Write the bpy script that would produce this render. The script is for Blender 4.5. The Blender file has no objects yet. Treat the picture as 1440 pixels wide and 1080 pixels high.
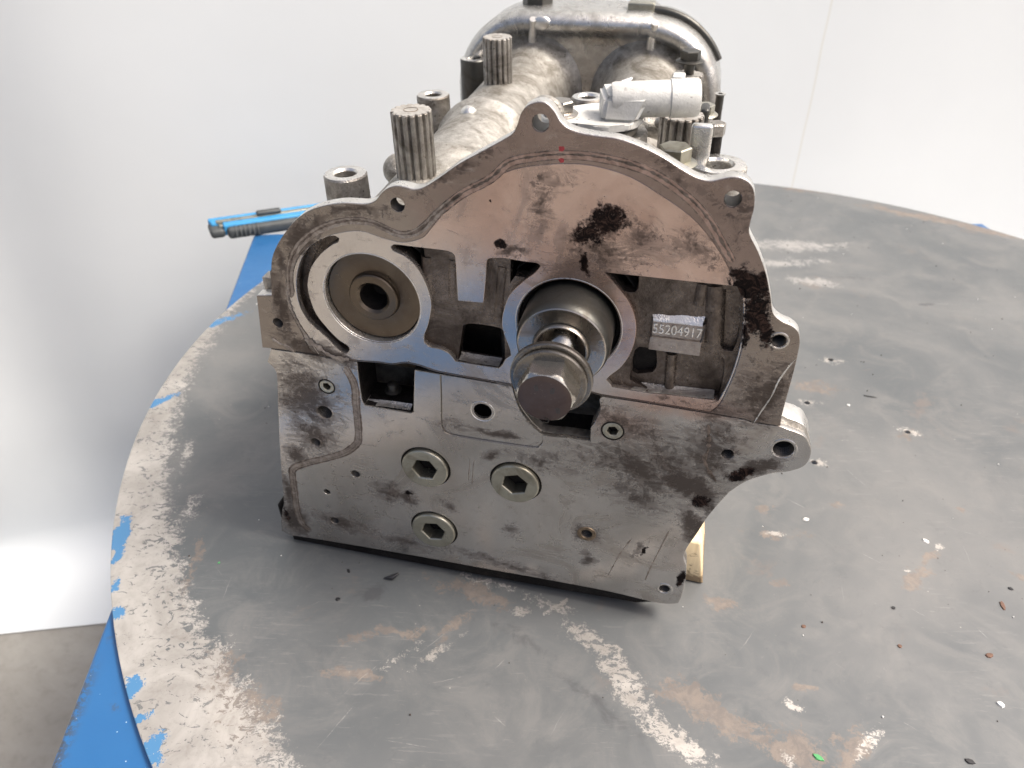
import bpy, bmesh, math, random
from mathutils import Vector, Matrix
from math import pi, sin, cos, radians
random.seed(7)
S = bpy.context.scene
COL = S.collection

# ------------------------------------------------------------------ camera
cam = bpy.data.cameras.new("camera")
cam.sensor_width = 36.0
cam.lens = 27.0
cam.clip_start = 0.01
cam.clip_end = 200
camo = bpy.data.objects.new("camera", cam)
COL.objects.link(camo)
R = Matrix(((0.9991052, -0.0422942, 0.0), (0.0241560, 0.5706324, -0.8208503), (0.0347172, 0.8201158, 0.5711434)))
camo.matrix_world = Matrix.Translation((0, 0, 0.5)) @ R.to_4x4()
cam.dof.use_dof = True
cam.dof.focus_distance = 0.50
cam.dof.aperture_fstop = 11
S.camera = camo

# ------------------------------------------------------------------ light
SUN = Vector((0.56, -0.10, 0.82)).normalized()
W = bpy.data.worlds.new("World")
S.world = W
W.use_nodes = True
nt = W.node_tree
nt.nodes.clear()
bg = nt.nodes.new('ShaderNodeBackground')
sky = nt.nodes.new('ShaderNodeTexSky')
wo = nt.nodes.new('ShaderNodeOutputWorld')
sky.sky_type = 'NISHITA'
sky.sun_disc = False
sky.sun_elevation = math.asin(SUN.z)
sky.sun_rotation = math.atan2(SUN.x, SUN.y)
sky.air_density = 0.7
sky.dust_density = 8.0
sky.ozone_density = 0.3
bg.inputs['Strength'].default_value = 0.108
nt.links.new(sky.outputs[0], bg.inputs[0])
nt.links.new(bg.outputs[0], wo.inputs[0])
sl = bpy.data.lights.new("sun", 'SUN')
sl.energy = 1.85
sl.angle = radians(16)
sl.color = (1.0, 0.95, 0.87)
so = bpy.data.objects.new("sun", sl)
so.rotation_euler = SUN.to_track_quat('Z', 'Y').to_euler()
so.location = (2, -1, 3)
COL.objects.link(so)
S.view_settings.view_transform = 'Standard'
S.view_settings.look = 'None'
S.view_settings.exposure = 0.98
S.view_settings.gamma = 1.0
S.cycles.max_bounces = 8

# ------------------------------------------------------------------ node helpers
class M:
    def __init__(s, name):
        s.m = bpy.data.materials.new(name)
        s.m.use_nodes = True
        s.t = s.m.node_tree
        s.t.nodes.clear()
        s.out = s.t.nodes.new('ShaderNodeOutputMaterial')
        s.p = s.t.nodes.new('ShaderNodeBsdfPrincipled')
        s.t.links.new(s.p.outputs[0], s.out.inputs[0])
        s.co = s.t.nodes.new('ShaderNodeTexCoord').outputs['Object']
    def put(s, sock, v):
        if isinstance(v, bpy.types.NodeSocket):
            s.t.links.new(v, sock)
        elif v is not None:
            if isinstance(v, tuple) and len(v) == 3 and len(sock.default_value) == 4:
                v = v + (1,)
            sock.default_value = v
    def set(s, **k):
        for a, v in k.items():
            s.put(s.p.inputs[a.replace('_', ' ')], v)
    def noise(s, scale, detail=4, rough=.6, vec=None, dist=0, col=False):
        n = s.t.nodes.new('ShaderNodeTexNoise')
        n.inputs['Scale'].default_value = scale
        n.inputs['Detail'].default_value = detail
        n.inputs['Roughness'].default_value = rough
        n.inputs['Distortion'].default_value = dist
        s.put(n.inputs['Vector'], vec if vec is not None else s.co)
        return n.outputs[1 if col else 0]
    def vor(s, scale, vec=None, feat='F1'):
        n = s.t.nodes.new('ShaderNodeTexVoronoi')
        n.feature = feat
        n.inputs['Scale'].default_value = scale
        s.put(n.inputs['Vector'], vec if vec is not None else s.co)
        return n.outputs[0]
    def map(s, loc=(0, 0, 0), rot=(0, 0, 0), sc=(1, 1, 1), vec=None, typ='POINT'):
        n = s.t.nodes.new('ShaderNodeMapping')
        n.vector_type = typ
        n.inputs['Location'].default_value = loc
        n.inputs['Rotation'].default_value = rot
        n.inputs['Scale'].default_value = sc
        s.put(n.inputs['Vector'], vec if vec is not None else s.co)
        return n.outputs[0]
    def math(s, op, a, b=0.0, clamp=False):
        n = s.t.nodes.new('ShaderNodeMath')
        n.operation = op
        n.use_clamp = clamp
        s.put(n.inputs[0], a)
        s.put(n.inputs[1], b)
        return n.outputs[0]
    def ramp(s, v, a, b, lo=0.0, hi=1.0):
        n = s.t.nodes.new('ShaderNodeMapRange')
        n.interpolation_type = 'SMOOTHSTEP'
        s.put(n.inputs[0], v)
        for i, x in enumerate((a, b, lo, hi)):
            n.inputs[i + 1].default_value = x
        return n.outputs[0]
    def mix(s, f, a, b):
        n = s.t.nodes.new('ShaderNodeMix')
        n.data_type = 'RGBA'
        s.put(n.inputs[0], f)
        s.put(n.inputs[6], a)
        s.put(n.inputs[7], b)
        return n.outputs[2]
    def grad(s, vec):
        n = s.t.nodes.new('ShaderNodeTexGradient')
        n.gradient_type = 'SPHERICAL'
        s.put(n.inputs[0], vec)
        return n.outputs[1]
    def blobs(s, L, plane='uv', vec=None):
        # each blob: ((a, b) in mm, ra, rb in mm, angle deg, weight)
        acc = None
        for (c, ra, rb, ang, wt) in L:
            if plane == 'uv':
                v = s.map((c[0] / 1000, 0, c[1] / 1000), (0, -radians(ang), 0), (ra / 1000, .2, rb / 1000), vec, 'TEXTURE')
            else:
                v = s.map((c[0] / 1000, c[1] / 1000, 0), (0, 0, radians(ang)), (ra / 1000, rb / 1000, .2), vec, 'TEXTURE')
            g = s.grad(v)
            if wt != 1:
                g = s.math('MULTIPLY', g, wt)
            acc = g if acc is None else s.math('MAXIMUM', acc, g)
        return acc
    def brk(s, mask, amt=2.0, lo=.3, hi=.6, f1=46, f2=190, f3=520, edge=.15):
        n = s.math('ADD', s.math('MULTIPLY', s.math('SUBTRACT', s.noise(f1, 5, .7, dist=1.0), .5), amt), s.math('MULTIPLY', s.math('SUBTRACT', s.noise(f2, 5, .75, dist=.6), .5), amt * .9))
        n = s.math('ADD', n, s.math('MULTIPLY', s.math('SUBTRACT', s.noise(f3, 3, .7), .5), amt * .5))
        return s.math('MULTIPLY', s.ramp(s.math('ADD', mask, n), lo, hi), s.ramp(mask, .01, edge))
    def bump(s, h, strength=.3, dist=.001):
        n = s.t.nodes.new('ShaderNodeBump')
        n.inputs['Strength'].default_value = strength
        n.inputs['Distance'].default_value = dist
        s.put(n.inputs['Height'], h)
        s.t.links.new(n.outputs[0], s.p.inputs['Normal'])
    def warp(s, scale, amt):
        n = s.noise(scale, 3, .6, col=True)
        v = s.t.nodes.new('ShaderNodeVectorMath'); v.operation = 'SUBTRACT'
        s.put(v.inputs[0], n); v.inputs[1].default_value = (.5, .5, .5)
        w = s.t.nodes.new('ShaderNodeVectorMath'); w.operation = 'MULTIPLY_ADD'
        s.put(w.inputs[0], v.outputs[0]); w.inputs[1].default_value = (amt,) * 3
        s.put(w.inputs[2], s.co)
        return w.outputs[0]

def one(L):
    return L[0]

# ------------------------------------------------------------------ materials
def machined(name, lo, hi, p1, p2, fk=.42):
    m = M(name)
    wv = m.warp(70, .012)
    fine = m.noise(420, 3, .7)
    brush = m.noise(1, 4, .7, m.map(rot=(0, .5, 0), sc=(900, 60, 45)))
    brush2 = m.noise(1, 3, .7, m.map(rot=(0, -.9, 0), sc=(500, 60, 30)))
    mott = m.noise(24, 6, .65, dist=.6)
    big = m.noise(9, 4, .6, dist=.4)
    # pink-brown reflection of the person behind the camera, painted over the upper plate
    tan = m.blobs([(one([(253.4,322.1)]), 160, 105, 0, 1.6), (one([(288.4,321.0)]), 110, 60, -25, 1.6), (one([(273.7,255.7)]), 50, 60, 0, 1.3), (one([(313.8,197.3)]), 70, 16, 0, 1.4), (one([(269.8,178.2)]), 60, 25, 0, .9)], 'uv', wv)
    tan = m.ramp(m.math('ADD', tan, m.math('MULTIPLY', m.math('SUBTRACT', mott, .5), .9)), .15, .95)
    c = m.mix(m.ramp(big, .3, .7), lo, hi)
    c = m.mix(m.ramp(brush, .40, .75, 0, .16), c, (.32, .29, .265))
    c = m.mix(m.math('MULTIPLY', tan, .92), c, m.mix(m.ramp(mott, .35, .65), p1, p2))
    film = m.ramp(m.noise(15, 8, .68, dist=2.6), .46, .74)
    c = m.mix(m.math('MULTIPLY', film, fk), c, (.21, .162, .13))
    wisp = m.ramp(m.noise(52, 8, .74, m.map(rot=(0, .7, 0), sc=(1, 1, 2.2)), dist=2.4), .52, .74)
    c = m.mix(m.math('MULTIPLY', wisp, .40), c, (.14, .108, .088))
    pale = m.ramp(m.noise(30, 7, .7, m.map((.4, 0, .2), (0, -.5, 0), (1, 1, 1.8)), dist=1.8), .55, .75)
    c = m.mix(m.math('MULTIPLY', pale, .28), c, (.70, .67, .64))
    # general brown grime
    gr = m.blobs([(one([(313.0,142.2)]), 62, 30, -35, 1.0), (one([(333.8,126.5)]), 40, 14, -60, 1.5), (one([(271.9,144.0)]), 60, 22, 10, .8), (one([(338.5,178.1)]), 26, 40, 0, .9),
                  (one([(252.2,143.6)]), 30, 30, 0, .6), (one([(48.7,160.7)]), 40, 52, 0, 1.25), (one([(46.9,126.5)]), 30, 34, 0, 1.1), (one([(28.4,101.5)]), 16, 18, 0, 1.4), (one([(12.7,26.6)]), 20, 30, 0, 1.5), (one([(11.8,59.6)]), 8, 40, 0, 1.2), (one([(78.7,297.9)]), 34, 12, 35, .9), (one([(51.3,270.8)]), 9, 30, -10, .9), (one([(108.9,312.1)]), 40, 8, 0, .8), (one([(279.5,173.8)]), 60, 22, -10, .9), (one([(103.5,21.9)]), 60, 12, -10, .8), (one([(294.0,111.3)]), 44, 30, -30, .8),
                  (one([(118.1,74.0)]), 12, 11, 0, 1.25), (one([(150.9,71.8)]), 13, 7, -50, 1.0), (one([(200.2,56.9)]), 14, 12, 50, .8), (one([(185.8,131.1)]), 14, 6, 40, 1.1),
                  (one([(257.9,66.4)]), 20, 16, 0, 1.0), (one([(259.6,38.9)]), 10, 16, 0, 1.0), (one([(298.1,60.4)]), 6, 22, -25, .8), (one([(231.9,165.6)]), 34, 12, -8, .9), (one([(191.7,150.9)]), 30, 5, -6, 1.3),
                  (one([(227.3,138.9)]), 26, 12, -20, .7), (one([(56.2,205.4)]), 38, 12, -22, 1.2), (one([(76.9,202.3)]), 26, 10, -30, 1.4),
                  (one([(227.2,337.4)]), 24, 12, 10, .75), (one([(204.4,293.5)]), 16, 5, 10, 1.1), (one([(221.3,323.7)]), 14, 26, 0, .7), (one([(309.2,306.0)]), 26, 16, -20, .8), (one([(278.0,307.3)]), 22, 20, 0, .8), (one([(355.4,209.6)]), 26, 40, 0, .8),
                  (one([(321.4,130.6)]), 26, 15, -30, 1.8), (one([(336.5,159.4)]), 34, 44, 0, 1.0), (one([(333.3,91.3)]), 14, 34, 25, 1.5), (one([(291.8,138.0)]), 46, 22, -35, 1.25), (one([(222.2,131.2)]), 40, 14, -10, .8), (one([(363.5,210.9)]), 18, 46, -10, 1.0), (one([(160.7,153.2)]), 30, 10, -10, .6), (one([(187.8,16.8)]), 90, 9, -11, .9), (one([(54.8,31.9)]), 46, 14, -10, 1.0), (one([(100.9,78.1)]), 24, 22, 0, .9), (one([(44.4,238.2)]), 12, 50, 0, 1.2), (one([(67.1,287.3)]), 30, 16, 40, 1.1), (one([(172.6,340.7)]), 50, 7, 30, .8), (one([(297.0,345.7)]), 40, 7, -30, .7), (one([(332.1,328.8)]), 16, 30, 0, .6), (one([(238.5,285.3)]), 60, 10, 0, .6), (one([(258.4,301.0)]), 34, 26, 0, .9), (one([(364.8,152.3)]), 16, 12, 30, 1.5), (one([(370.8,156.6)]), 24, 9, 30, 1.4), (one([(302.3,201.2)]), 9, 3, 0, 1.0), (one([(314.6,198.6)]), 8, 3, 0, 1.0)], 'uv', wv)
    strk = m.noise(34, 7, .72, m.map(rot=(0, .9, 0), sc=(1, 1, 2.6)), dist=2.6)
    soft = m.math('MULTIPLY', m.ramp(m.math('ADD', gr, m.math('MULTIPLY', m.math('SUBTRACT', strk, .5), 2.6)), .10, 1.05), m.ramp(gr, .01, .35))
    hard = m.brk(gr, 3.0, .62, .80, 80, 260, 760, .3)
    c = m.mix(m.math('MULTIPLY', soft, .78), c, (.085, .063, .05))
    c = m.mix(m.math('MULTIPLY', hard, .55), c, (.035, .026, .021))
    grm = m.math('MULTIPLY', m.math('MAXIMUM', soft, hard), .8)
    # black burnt oil
    bk = m.blobs([(one([(257.5,319.1)]), 17, 15, 0, 1.2), (one([(249.2,308.9)]), 15, 12, 20, 1.1), (one([(331.4,32.7)]), 5, 14, 0, 1.5), (one([(4.8,29.1)]), 5, 14, 0, .9), (one([(247.5,290.0)]), 3.5, 12, 10, 1.1), (one([(197.7,297.4)]), 4.5, 4.5, 0, 1.4),
                  (one([(340.7,287.2)]), 15, 14, -40, 1.6), (one([(347.8,269.7)]), 11, 22, 10, 1.5), (one([(335.3,292.0)]), 10, 6, -30, 1.5), (one([(354.1,256.1)]), 7, 14, 10, 1.3), (one([(342.4,254.5)]), 5, 14, 0, 1.0),
                  (one([(120.2,77.6)]), 4, 4, 0, 1.2), (one([(357.7,145.8)]), 13, 7, 40, 1.5), (one([(335.0,116.5)]), 9, 9, 0, 1.2), (one([(301.5,57.3)]), 2.2, 7, -28, 1.3), (one([(192.5,323.4)]), 1.0, 1.2, 0, 1)], 'uv', wv)
    bkm = m.brk(bk, 1.7, .24, .66, 90, 330, 900, .2)
    c = m.mix(bkm, c, m.mix(m.ramp(m.noise(150, 6, .8, dist=1.5), .46, .66), (.006, .004, .004), (.055, .032, .025)))
    # tiny dark pits
    pit = m.math('MULTIPLY', m.ramp(m.vor(420), .10, .05), m.ramp(m.noise(60, 2), .55, .65))
    c = m.mix(m.math('MULTIPLY', pit, .8), c, (.05, .04, .035))
    m.set(Base_Color=c, Metallic=m.math('SUBTRACT', .86, m.math('MULTIPLY', m.math('MAXIMUM', m.math('MULTIPLY', grm, .8), bkm), .75)),
          Roughness=m.math('ADD', m.ramp(film, 0, 1, .21, .40), m.math('MULTIPLY', wisp, .12)),
          Specular_IOR_Level=m.math('SUBTRACT', .5, m.math('MULTIPLY', m.math('MAXIMUM', grm, bkm), .42)))
    m.bump(m.math('ADD', m.math('MULTIPLY', brush, .3), m.math('ADD', m.math('MULTIPLY', brush2, .3), m.math('ADD', m.math('MULTIPLY', fine, .35), m.math('MULTIPLY', wisp, .2)))), .12, .0005)
    return m.m

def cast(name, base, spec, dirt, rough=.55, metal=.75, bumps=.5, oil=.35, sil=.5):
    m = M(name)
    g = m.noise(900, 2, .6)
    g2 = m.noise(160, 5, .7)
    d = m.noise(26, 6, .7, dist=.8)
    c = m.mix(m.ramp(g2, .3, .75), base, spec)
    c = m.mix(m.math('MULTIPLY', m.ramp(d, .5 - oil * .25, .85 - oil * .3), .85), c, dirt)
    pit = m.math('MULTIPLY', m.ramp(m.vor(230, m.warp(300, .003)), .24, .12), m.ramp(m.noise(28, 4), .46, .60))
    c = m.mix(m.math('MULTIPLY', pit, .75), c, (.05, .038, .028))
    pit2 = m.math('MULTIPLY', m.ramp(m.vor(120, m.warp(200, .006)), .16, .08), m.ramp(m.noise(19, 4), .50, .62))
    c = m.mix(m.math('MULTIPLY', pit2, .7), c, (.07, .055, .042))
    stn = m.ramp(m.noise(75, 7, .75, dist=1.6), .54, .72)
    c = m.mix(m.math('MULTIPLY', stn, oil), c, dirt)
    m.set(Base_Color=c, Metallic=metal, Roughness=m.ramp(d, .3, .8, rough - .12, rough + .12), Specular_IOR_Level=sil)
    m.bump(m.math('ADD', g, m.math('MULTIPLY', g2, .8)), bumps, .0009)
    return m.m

def steel(name, base, rough, metal=.9, brown=(.12, .09, .06), amt=.35, rings=False):
    m = M(name)
    a = m.noise(45, 6, .7, dist=.7)
    f = m.noise(700, 2, .6)
    c = m.mix(m.math('MULTIPLY', m.ramp(a, .42, .75), amt), base, brown)
    sp = m.ramp(m.vor(500), .12, .05)
    c = m.mix(m.math('MULTIPLY', sp, .25), c, (.6, .55, .48))
    m.set(Base_Color=c, Metallic=metal, Roughness=m.ramp(a, .3, .75, rough - .08, rough + .1))
    m.bump(f, .25, .0004)
    return m.m

def flat(name, col, rough=.5, metal=0.0, var=.25, scale=60):
    m = M(name)
    n = m.noise(scale, 5, .7)
    lo = tuple(x * (1 - var) for x in col)
    hi = tuple(min(1, x * (1 + var)) for x in col)
    m.set(Base_Color=m.mix(m.ramp(n, .3, .7), lo, hi), Metallic=metal, Roughness=m.ramp(n, .3, .7, rough - .06, rough + .08))
    m.bump(m.noise(scale * 8, 3), .15, .0005)
    return m.m

MACH = machined("machined_block_face", (.42, .395, .362), (.60, .58, .55), (.47, .35, .295), (.56, .43, .365), .42)
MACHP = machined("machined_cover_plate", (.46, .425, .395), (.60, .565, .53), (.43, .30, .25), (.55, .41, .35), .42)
MACHR = machined("stained_flange_rim", (.20, .172, .152), (.30, .268, .24), (.20, .155, .14), (.27, .212, .192), .55)
FLOOR_C = cast("shaded_cast_pocket", (.125, .102, .086), (.23, .195, .168), (.035, .026, .021), .34, .8, .7, .45)  # brown casting darkened so its colour carries the pockets' shade
DARK = cast("black_part_and_shade", (.012, .011, .011), (.026, .023, .021), (.006, .005, .005), .42, .1, .6, .5, .14)  # near-black: truly black parts, and shade painted into holes and recesses
BODY = cast("cast_aluminium", (.36, .345, .315), (.60, .585, .55), (.125, .11, .085), .46, .66, 1.0, .55)
BODYD = cast("grimy_cast_aluminium", (.30, .285, .26), (.46, .44, .41), (.07, .055, .04), .45, .75, .6, .5)
VALLEY = cast("rusty_valley_cast", (.26, .22, .17), (.40, .33, .24), (.10, .05, .02), .6, .5, .7, .6)
RIMAL = cast("bright_cut_aluminium", (.66, .65, .62), (.80, .79, .76), (.35, .32, .29), .34, .9, .25, .1)
STEELD = steel("dark_forged_steel", (.085, .085, .08), .42, .85, (.05, .04, .03), .6)
STEELH = steel("hub_steel", (.37, .345, .31), .26, .95, (.16, .10, .07), .7)
STEELB = steel("bolt_steel", (.48, .46, .42), .22, .95, (.12, .09, .07), .5)
STEELW = steel("black_oxide_steel", (.19, .175, .155), .27, .9, (.05, .04, .034), .7)
STEELF = steel("brown_phosphated_steel", (.10, .075, .068), .45, .8, (.07, .045, .04), .6)
BRONZE = steel("stained_steel_disc", (.125, .10, .075), .34, .9, (.10, .072, .05), .7)
ZINC = steel("zinc_plated_steel", (.42, .41, .345), .34, .9, (.17, .15, .11), .75)
SENSM = cast("sprayed_silver_plastic", (.60, .60, .57), (.70, .70, .67), (.34, .33, .31), .5, .15, .25, .0)
COPPER = flat("dull_copper_ring", (.20, .15, .10), .45, .6, .5, 160)
RED = flat("red_paint", (.32, .035, .04), .6, 0, .5, 500)
WHITEM = flat("white_marker", (.85, .86, .86), .4, 0, .06, 100)
def seal(name, a, b):
    m = M(name)
    n = m.noise(120, 6, .78, dist=1.2)
    m.set(Base_Color=m.mix(m.ramp(n, .36, .64), a, b), Roughness=.46, Metallic=.7)
    m.bump(n, .5, .0008)
    return m.m
SEAL = seal("old_sealant", (.20, .165, .14), (.40, .355, .315))
SEALP = seal("tan_sealant", (.27, .19, .155), (.48, .345, .285))
SEALD = seal("dark_sealant_edge", (.07, .055, .045), (.24, .195, .165))
THREAD = flat("shaded_thread_metal", (.06, .055, .05), .45, .85, .5, 90)  # darkened so the shade inside the holes sits in the colour

# ------------------------------------------------------------------ mesh helpers
def finish(name, me, mat, parent, smooth=None):
    me.materials.clear()
    me.materials.append(mat)
    if smooth is not None:
        for p in me.polygons:
            p.use_smooth = True
        me.set_sharp_from_angle(angle=radians(smooth))
    o = bpy.data.objects.new(name, me)
    COL.objects.link(o)
    if parent is not None:
        o.parent = parent
    return o

def bm_obj(name, bm, mat, parent, smooth=None):
    bmesh.ops.recalc_face_normals(bm, faces=bm.faces)
    me = bpy.data.meshes.new(name)
    bm.to_mesh(me)
    bm.free()
    return finish(name, me, mat, parent, smooth)

def smooth_poly(P, corner=42, sub=4):
    n = len(P)
    V = [Vector(p) for p in P]
    cr = []
    for i in range(n):
        a = V[i] - V[i - 1]
        b = V[(i + 1) % n] - V[i]
        cr.append(abs(a.angle_signed(b)) > radians(corner) if a.length > 0 and b.length > 0 else True)
    out = []
    for i in range(n):
        p0, p1, p2, p3 = V[i - 1], V[i], V[(i + 1) % n], V[(i + 2) % n]
        t1 = (p2 - p1) if cr[i] else (p2 - p0) * .5
        t2 = (p2 - p1) if cr[(i + 1) % n] else (p3 - p1) * .5
        L = (p2 - p1).length
        for t in (t1, t2):
            if t.length > 1.2 * L:
                t *= 1.2 * L / t.length
        for k in range(sub):
            s = k / sub
            h = (2*s**3 - 3*s*s + 1) * p1 + (s**3 - 2*s*s + s) * t1 + (-2*s**3 + 3*s*s) * p2 + (s**3 - s*s) * t2
            out.append((h.x, h.y))
    return out

def circ(c, r, n=40, ph=0):
    return [(c[0] + r * cos(2*pi*k/n + ph), c[1] + r * sin(2*pi*k/n + ph)) for k in range(n)]

def hexa(c, r, ph=0):
    return circ(c, r, 6, ph)

def plate(name, outer, holes, w0, w1, mat, parent, bevel=.4, res=1, smooth=35):
    """extruded sheet in the face plane; all numbers in mm, w0 nearest the viewer"""
    cu = bpy.data.curves.new(name, 'CURVE')
    cu.dimensions = '2D'
    cu.fill_mode = 'BOTH'
    h = (w1 - w0) / 2
    cu.extrude = (h - bevel) / 1000
    cu.bevel_depth = bevel / 1000
    cu.bevel_resolution = res
    cu.offset = -bevel / 1000
    for P in [outer] + list(holes):
        sp = cu.splines.new('POLY')
        sp.points.add(len(P) - 1)
        for i, p in enumerate(P):
            sp.points[i].co = (p[0] / 1000, p[1] / 1000, 0, 1)
        sp.use_cyclic_u = True
    o = bpy.data.objects.new("tmp", cu)
    COL.objects.link(o)
    dg = bpy.context.evaluated_depsgraph_get()
    dg.update()
    me = bpy.data.meshes.new_from_object(o.evaluated_get(dg))
    bpy.data.objects.remove(o)
    bpy.data.curves.remove(cu)
    me.name = name
    wm = (w0 + w1) / 2000
    for v in me.vertices:
        x, y, z = v.co
        v.co = (x, wm - z, y)
    return finish(name, me, mat, parent, smooth)

def axis_frame(ax):
    ax = Vector(ax).normalized()
    t = Vector((0, 0, 1)) if abs(ax.z) < .9 else Vector((1, 0, 0))
    e1 = ax.cross(t).normalized()
    e2 = ax.cross(e1)
    return ax, e1, e2

def lathe_bm(bm, prof, org, ax, seg=48, closed=False):
    """prof: (radius, along) in mm"""
    a, e1, e2 = axis_frame(ax)
    o = Vector(org)
    rings = []
    for r, h in prof:
        if r < 1e-6:
            rings.append([bm.verts.new((o + a * h) / 1000)])
        else:
            rings.append([bm.verts.new((o + a * h + (e1 * cos(2*pi*k/seg) + e2 * sin(2*pi*k/seg)) * r) / 1000) for k in range(seg)])
    for i in range(len(rings) - 1):
        A, B = rings[i], rings[i + 1]
        for k in range(seg):
            k2 = (k + 1) % seg
            if len(A) == 1 and len(B) == 1:
                continue
            if len(A) == 1:
                bm.faces.new((A[0], B[k], B[k2]))
            elif len(B) == 1:
                bm.faces.new((A[k], B[0], A[k2]))
            else:
                bm.faces.new((A[k], B[k], B[k2], A[k2]))
    return bm

def lathe(name, prof, org, ax, mat, parent, seg=48, smooth=35):
    bm = bmesh.new()
    lathe_bm(bm, prof, org, ax, seg)
    me = bpy.data.meshes.new(name)
    bmesh.ops.recalc_face_normals(bm, faces=bm.faces)
    bm.to_mesh(me)
    bm.free()
    return finish(name, me, mat, parent, smooth)

def prism_bm(bm, poly, org, ax, e1, h0, h1, top_in=0.0):
    """poly (mm, 2-D in e1/e2) swept along ax from h0 to h1; top_in shrinks the far end"""
    a = Vector(ax).normalized()
    e1 = Vector(e1).normalized()
    e2 = a.cross(e1)
    o = Vector(org)
    lv = []
    hs = [(h0, 1.0)]
    if top_in > 0:
        hs += [(h1 - top_in * (1 if h1 > h0 else -1), 1.0), (h1, None)]
    else:
        hs += [(h1, 1.0)]
    for h, k in hs:
        ring = []
        for (x, y) in poly:
            if k is None:
                L = math.hypot(x, y)
                kk = (L - top_in) / L
            else:
                kk = k
            ring.append(bm.verts.new((o + a * h + (e1 * x + e2 * y) * kk) / 1000))
        lv.append(ring)
    n = len(poly)
    for A, B in zip(lv[:-1], lv[1:]):
        for k in range(n):
            bm.faces.new((A[k], A[(k + 1) % n], B[(k + 1) % n], B[k]))
    bm.faces.new(lv[0])
    bm.faces.new(lv[-1])
    return bm

def box_bm(bm, lo, hi, bev=0.0):
    """lo, hi in mm"""
    vs = [bm.verts.new((x / 1000, y / 1000, z / 1000)) for x in (lo[0], hi[0]) for y in (lo[1], hi[1]) for z in (lo[2], hi[2])]
    fs = [(0, 1, 3, 2), (4, 6, 7, 5), (0, 4, 5, 1), (2, 3, 7, 6), (0, 2, 6, 4), (1, 5, 7, 3)]
    faces = [bm.faces.new([vs[i] for i in f]) for f in fs]
    if bev:
        es = set(e for f in faces for e in f.edges)
        bmesh.ops.bevel(bm, geom=list(es), offset=bev / 1000, segments=3, affect='EDGES', profile=.5)
    return bm

def sweep_bm(bm, pts, rad, seg=10, cap=True):
    """pts in metres, rad in metres (float or list)"""
    P = [Vector(p) for p in pts]
    n = len(P)
    rings = []
    up = Vector((0, 0, 1))
    for i in range(n):
        t = (P[min(i + 1, n - 1)] - P[max(i - 1, 0)]).normalized()
        if abs(t.dot(up)) > .95:
            up = Vector((1, 0, 0))
        a = t.cross(up).normalized()
        b = a.cross(t)
        r = rad[i] if isinstance(rad, (list, tuple)) else rad
        rings.append([bm.verts.new(P[i] + (a * cos(2*pi*k/seg) + b * sin(2*pi*k/seg)) * r) for k in range(seg)])
    for A, B in zip(rings[:-1], rings[1:]):
        for k in range(seg):
            bm.faces.new((A[k], A[(k + 1) % seg], B[(k + 1) % seg], B[k]))
    if cap:
        bm.faces.new(rings[0])
        bm.faces.new(rings[-1])
    return bm

def ribbon(name, pts, width, w, mat, parent, thick=.12, jitter=.35, off=0):
    """a thin bead lying on the face along pts (mm)"""
    n = len(pts)
    V = []
    for i in range(n):                                   # resample
        a = Vector(pts[i])
        if i < n - 1:
            b = Vector(pts[i + 1])
            p0 = Vector(pts[max(i - 1, 0)]); p3 = Vector(pts[min(i + 2, n - 1)])
            k = max(2, int((b - a).length / 2))
            for j in range(k):
                s = j / k
                t1 = (b - p0) * .5; t2 = (p3 - a) * .5
                V.append((2*s**3 - 3*s*s + 1) * a + (s**3 - 2*s*s + s) * t1 + (-2*s**3 + 3*s*s) * b + (s**3 - s*s) * t2)
        else:
            V.append(a)
    bm = bmesh.new()
    prev = None
    for i, p in enumerate(V):
        t = (V[min(i + 1, len(V) - 1)] - V[max(i - 1, 0)]).normalized()
        nn = Vector((-t.y, t.x))
        e = min(1, .25 + min(i, len(V) - 1 - i) / 3)
        hw = width / 2 * e * (1 + random.uniform(-jitter, jitter))
        row = []
        for k, (f, h) in enumerate(((-1, .02), (-.5, 1), (.5, 1), (1, .02))):
            q = p + nn * (hw * f + off)
            row.append(bm.verts.new((q.x / 1000, (w - thick * h) / 1000, q.y / 1000)))
        if prev:
            for k in range(3):
                bm.faces.new((prev[k], prev[k + 1], row[k + 1], row[k]))
        prev = row
    return bm_obj(name, bm, mat, parent, 60)

def empty(name, label=None, cat=None, group=None, mw=None):
    e = bpy.data.objects.new(name, None)
    e.empty_display_size = .05
    COL.objects.link(e)
    if mw is not None:
        e.matrix_world = mw
    if label:
        e['label'] = label
        e['category'] = cat
    if group:
        e['group'] = group
    return e

def tag(o, label, cat, group=None):
    o['label'] = label
    o['category'] = cat
    if group:
        o['group'] = group
    return o

# ================================================================== SETTING
# floor
m = M("stained_concrete")
n1 = m.noise(2.2, 7, .65, dist=.5)
n2 = m.noise(40, 5, .7)
c = m.mix(m.ramp(n1, .3, .7), (.22, .21, .19), (.33, .32, .295))
c = m.mix(m.math('MULTIPLY', m.ramp(n2, .45, .8), .35), c, (.12, .11, .10))
m.set(Base_Color=c, Roughness=.75)
m.bump(n2, .3, .004)
ZF = -0.8
bm = bmesh.new()
v = [bm.verts.new(p) for p in ((-12, -12, ZF), (12, -12, ZF), (12, 12, ZF), (-12, 12, ZF))]
bm.faces.new(v)
fl = bm_obj('floor', bm, m.m, None)
fl['kind'] = 'structure'

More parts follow.
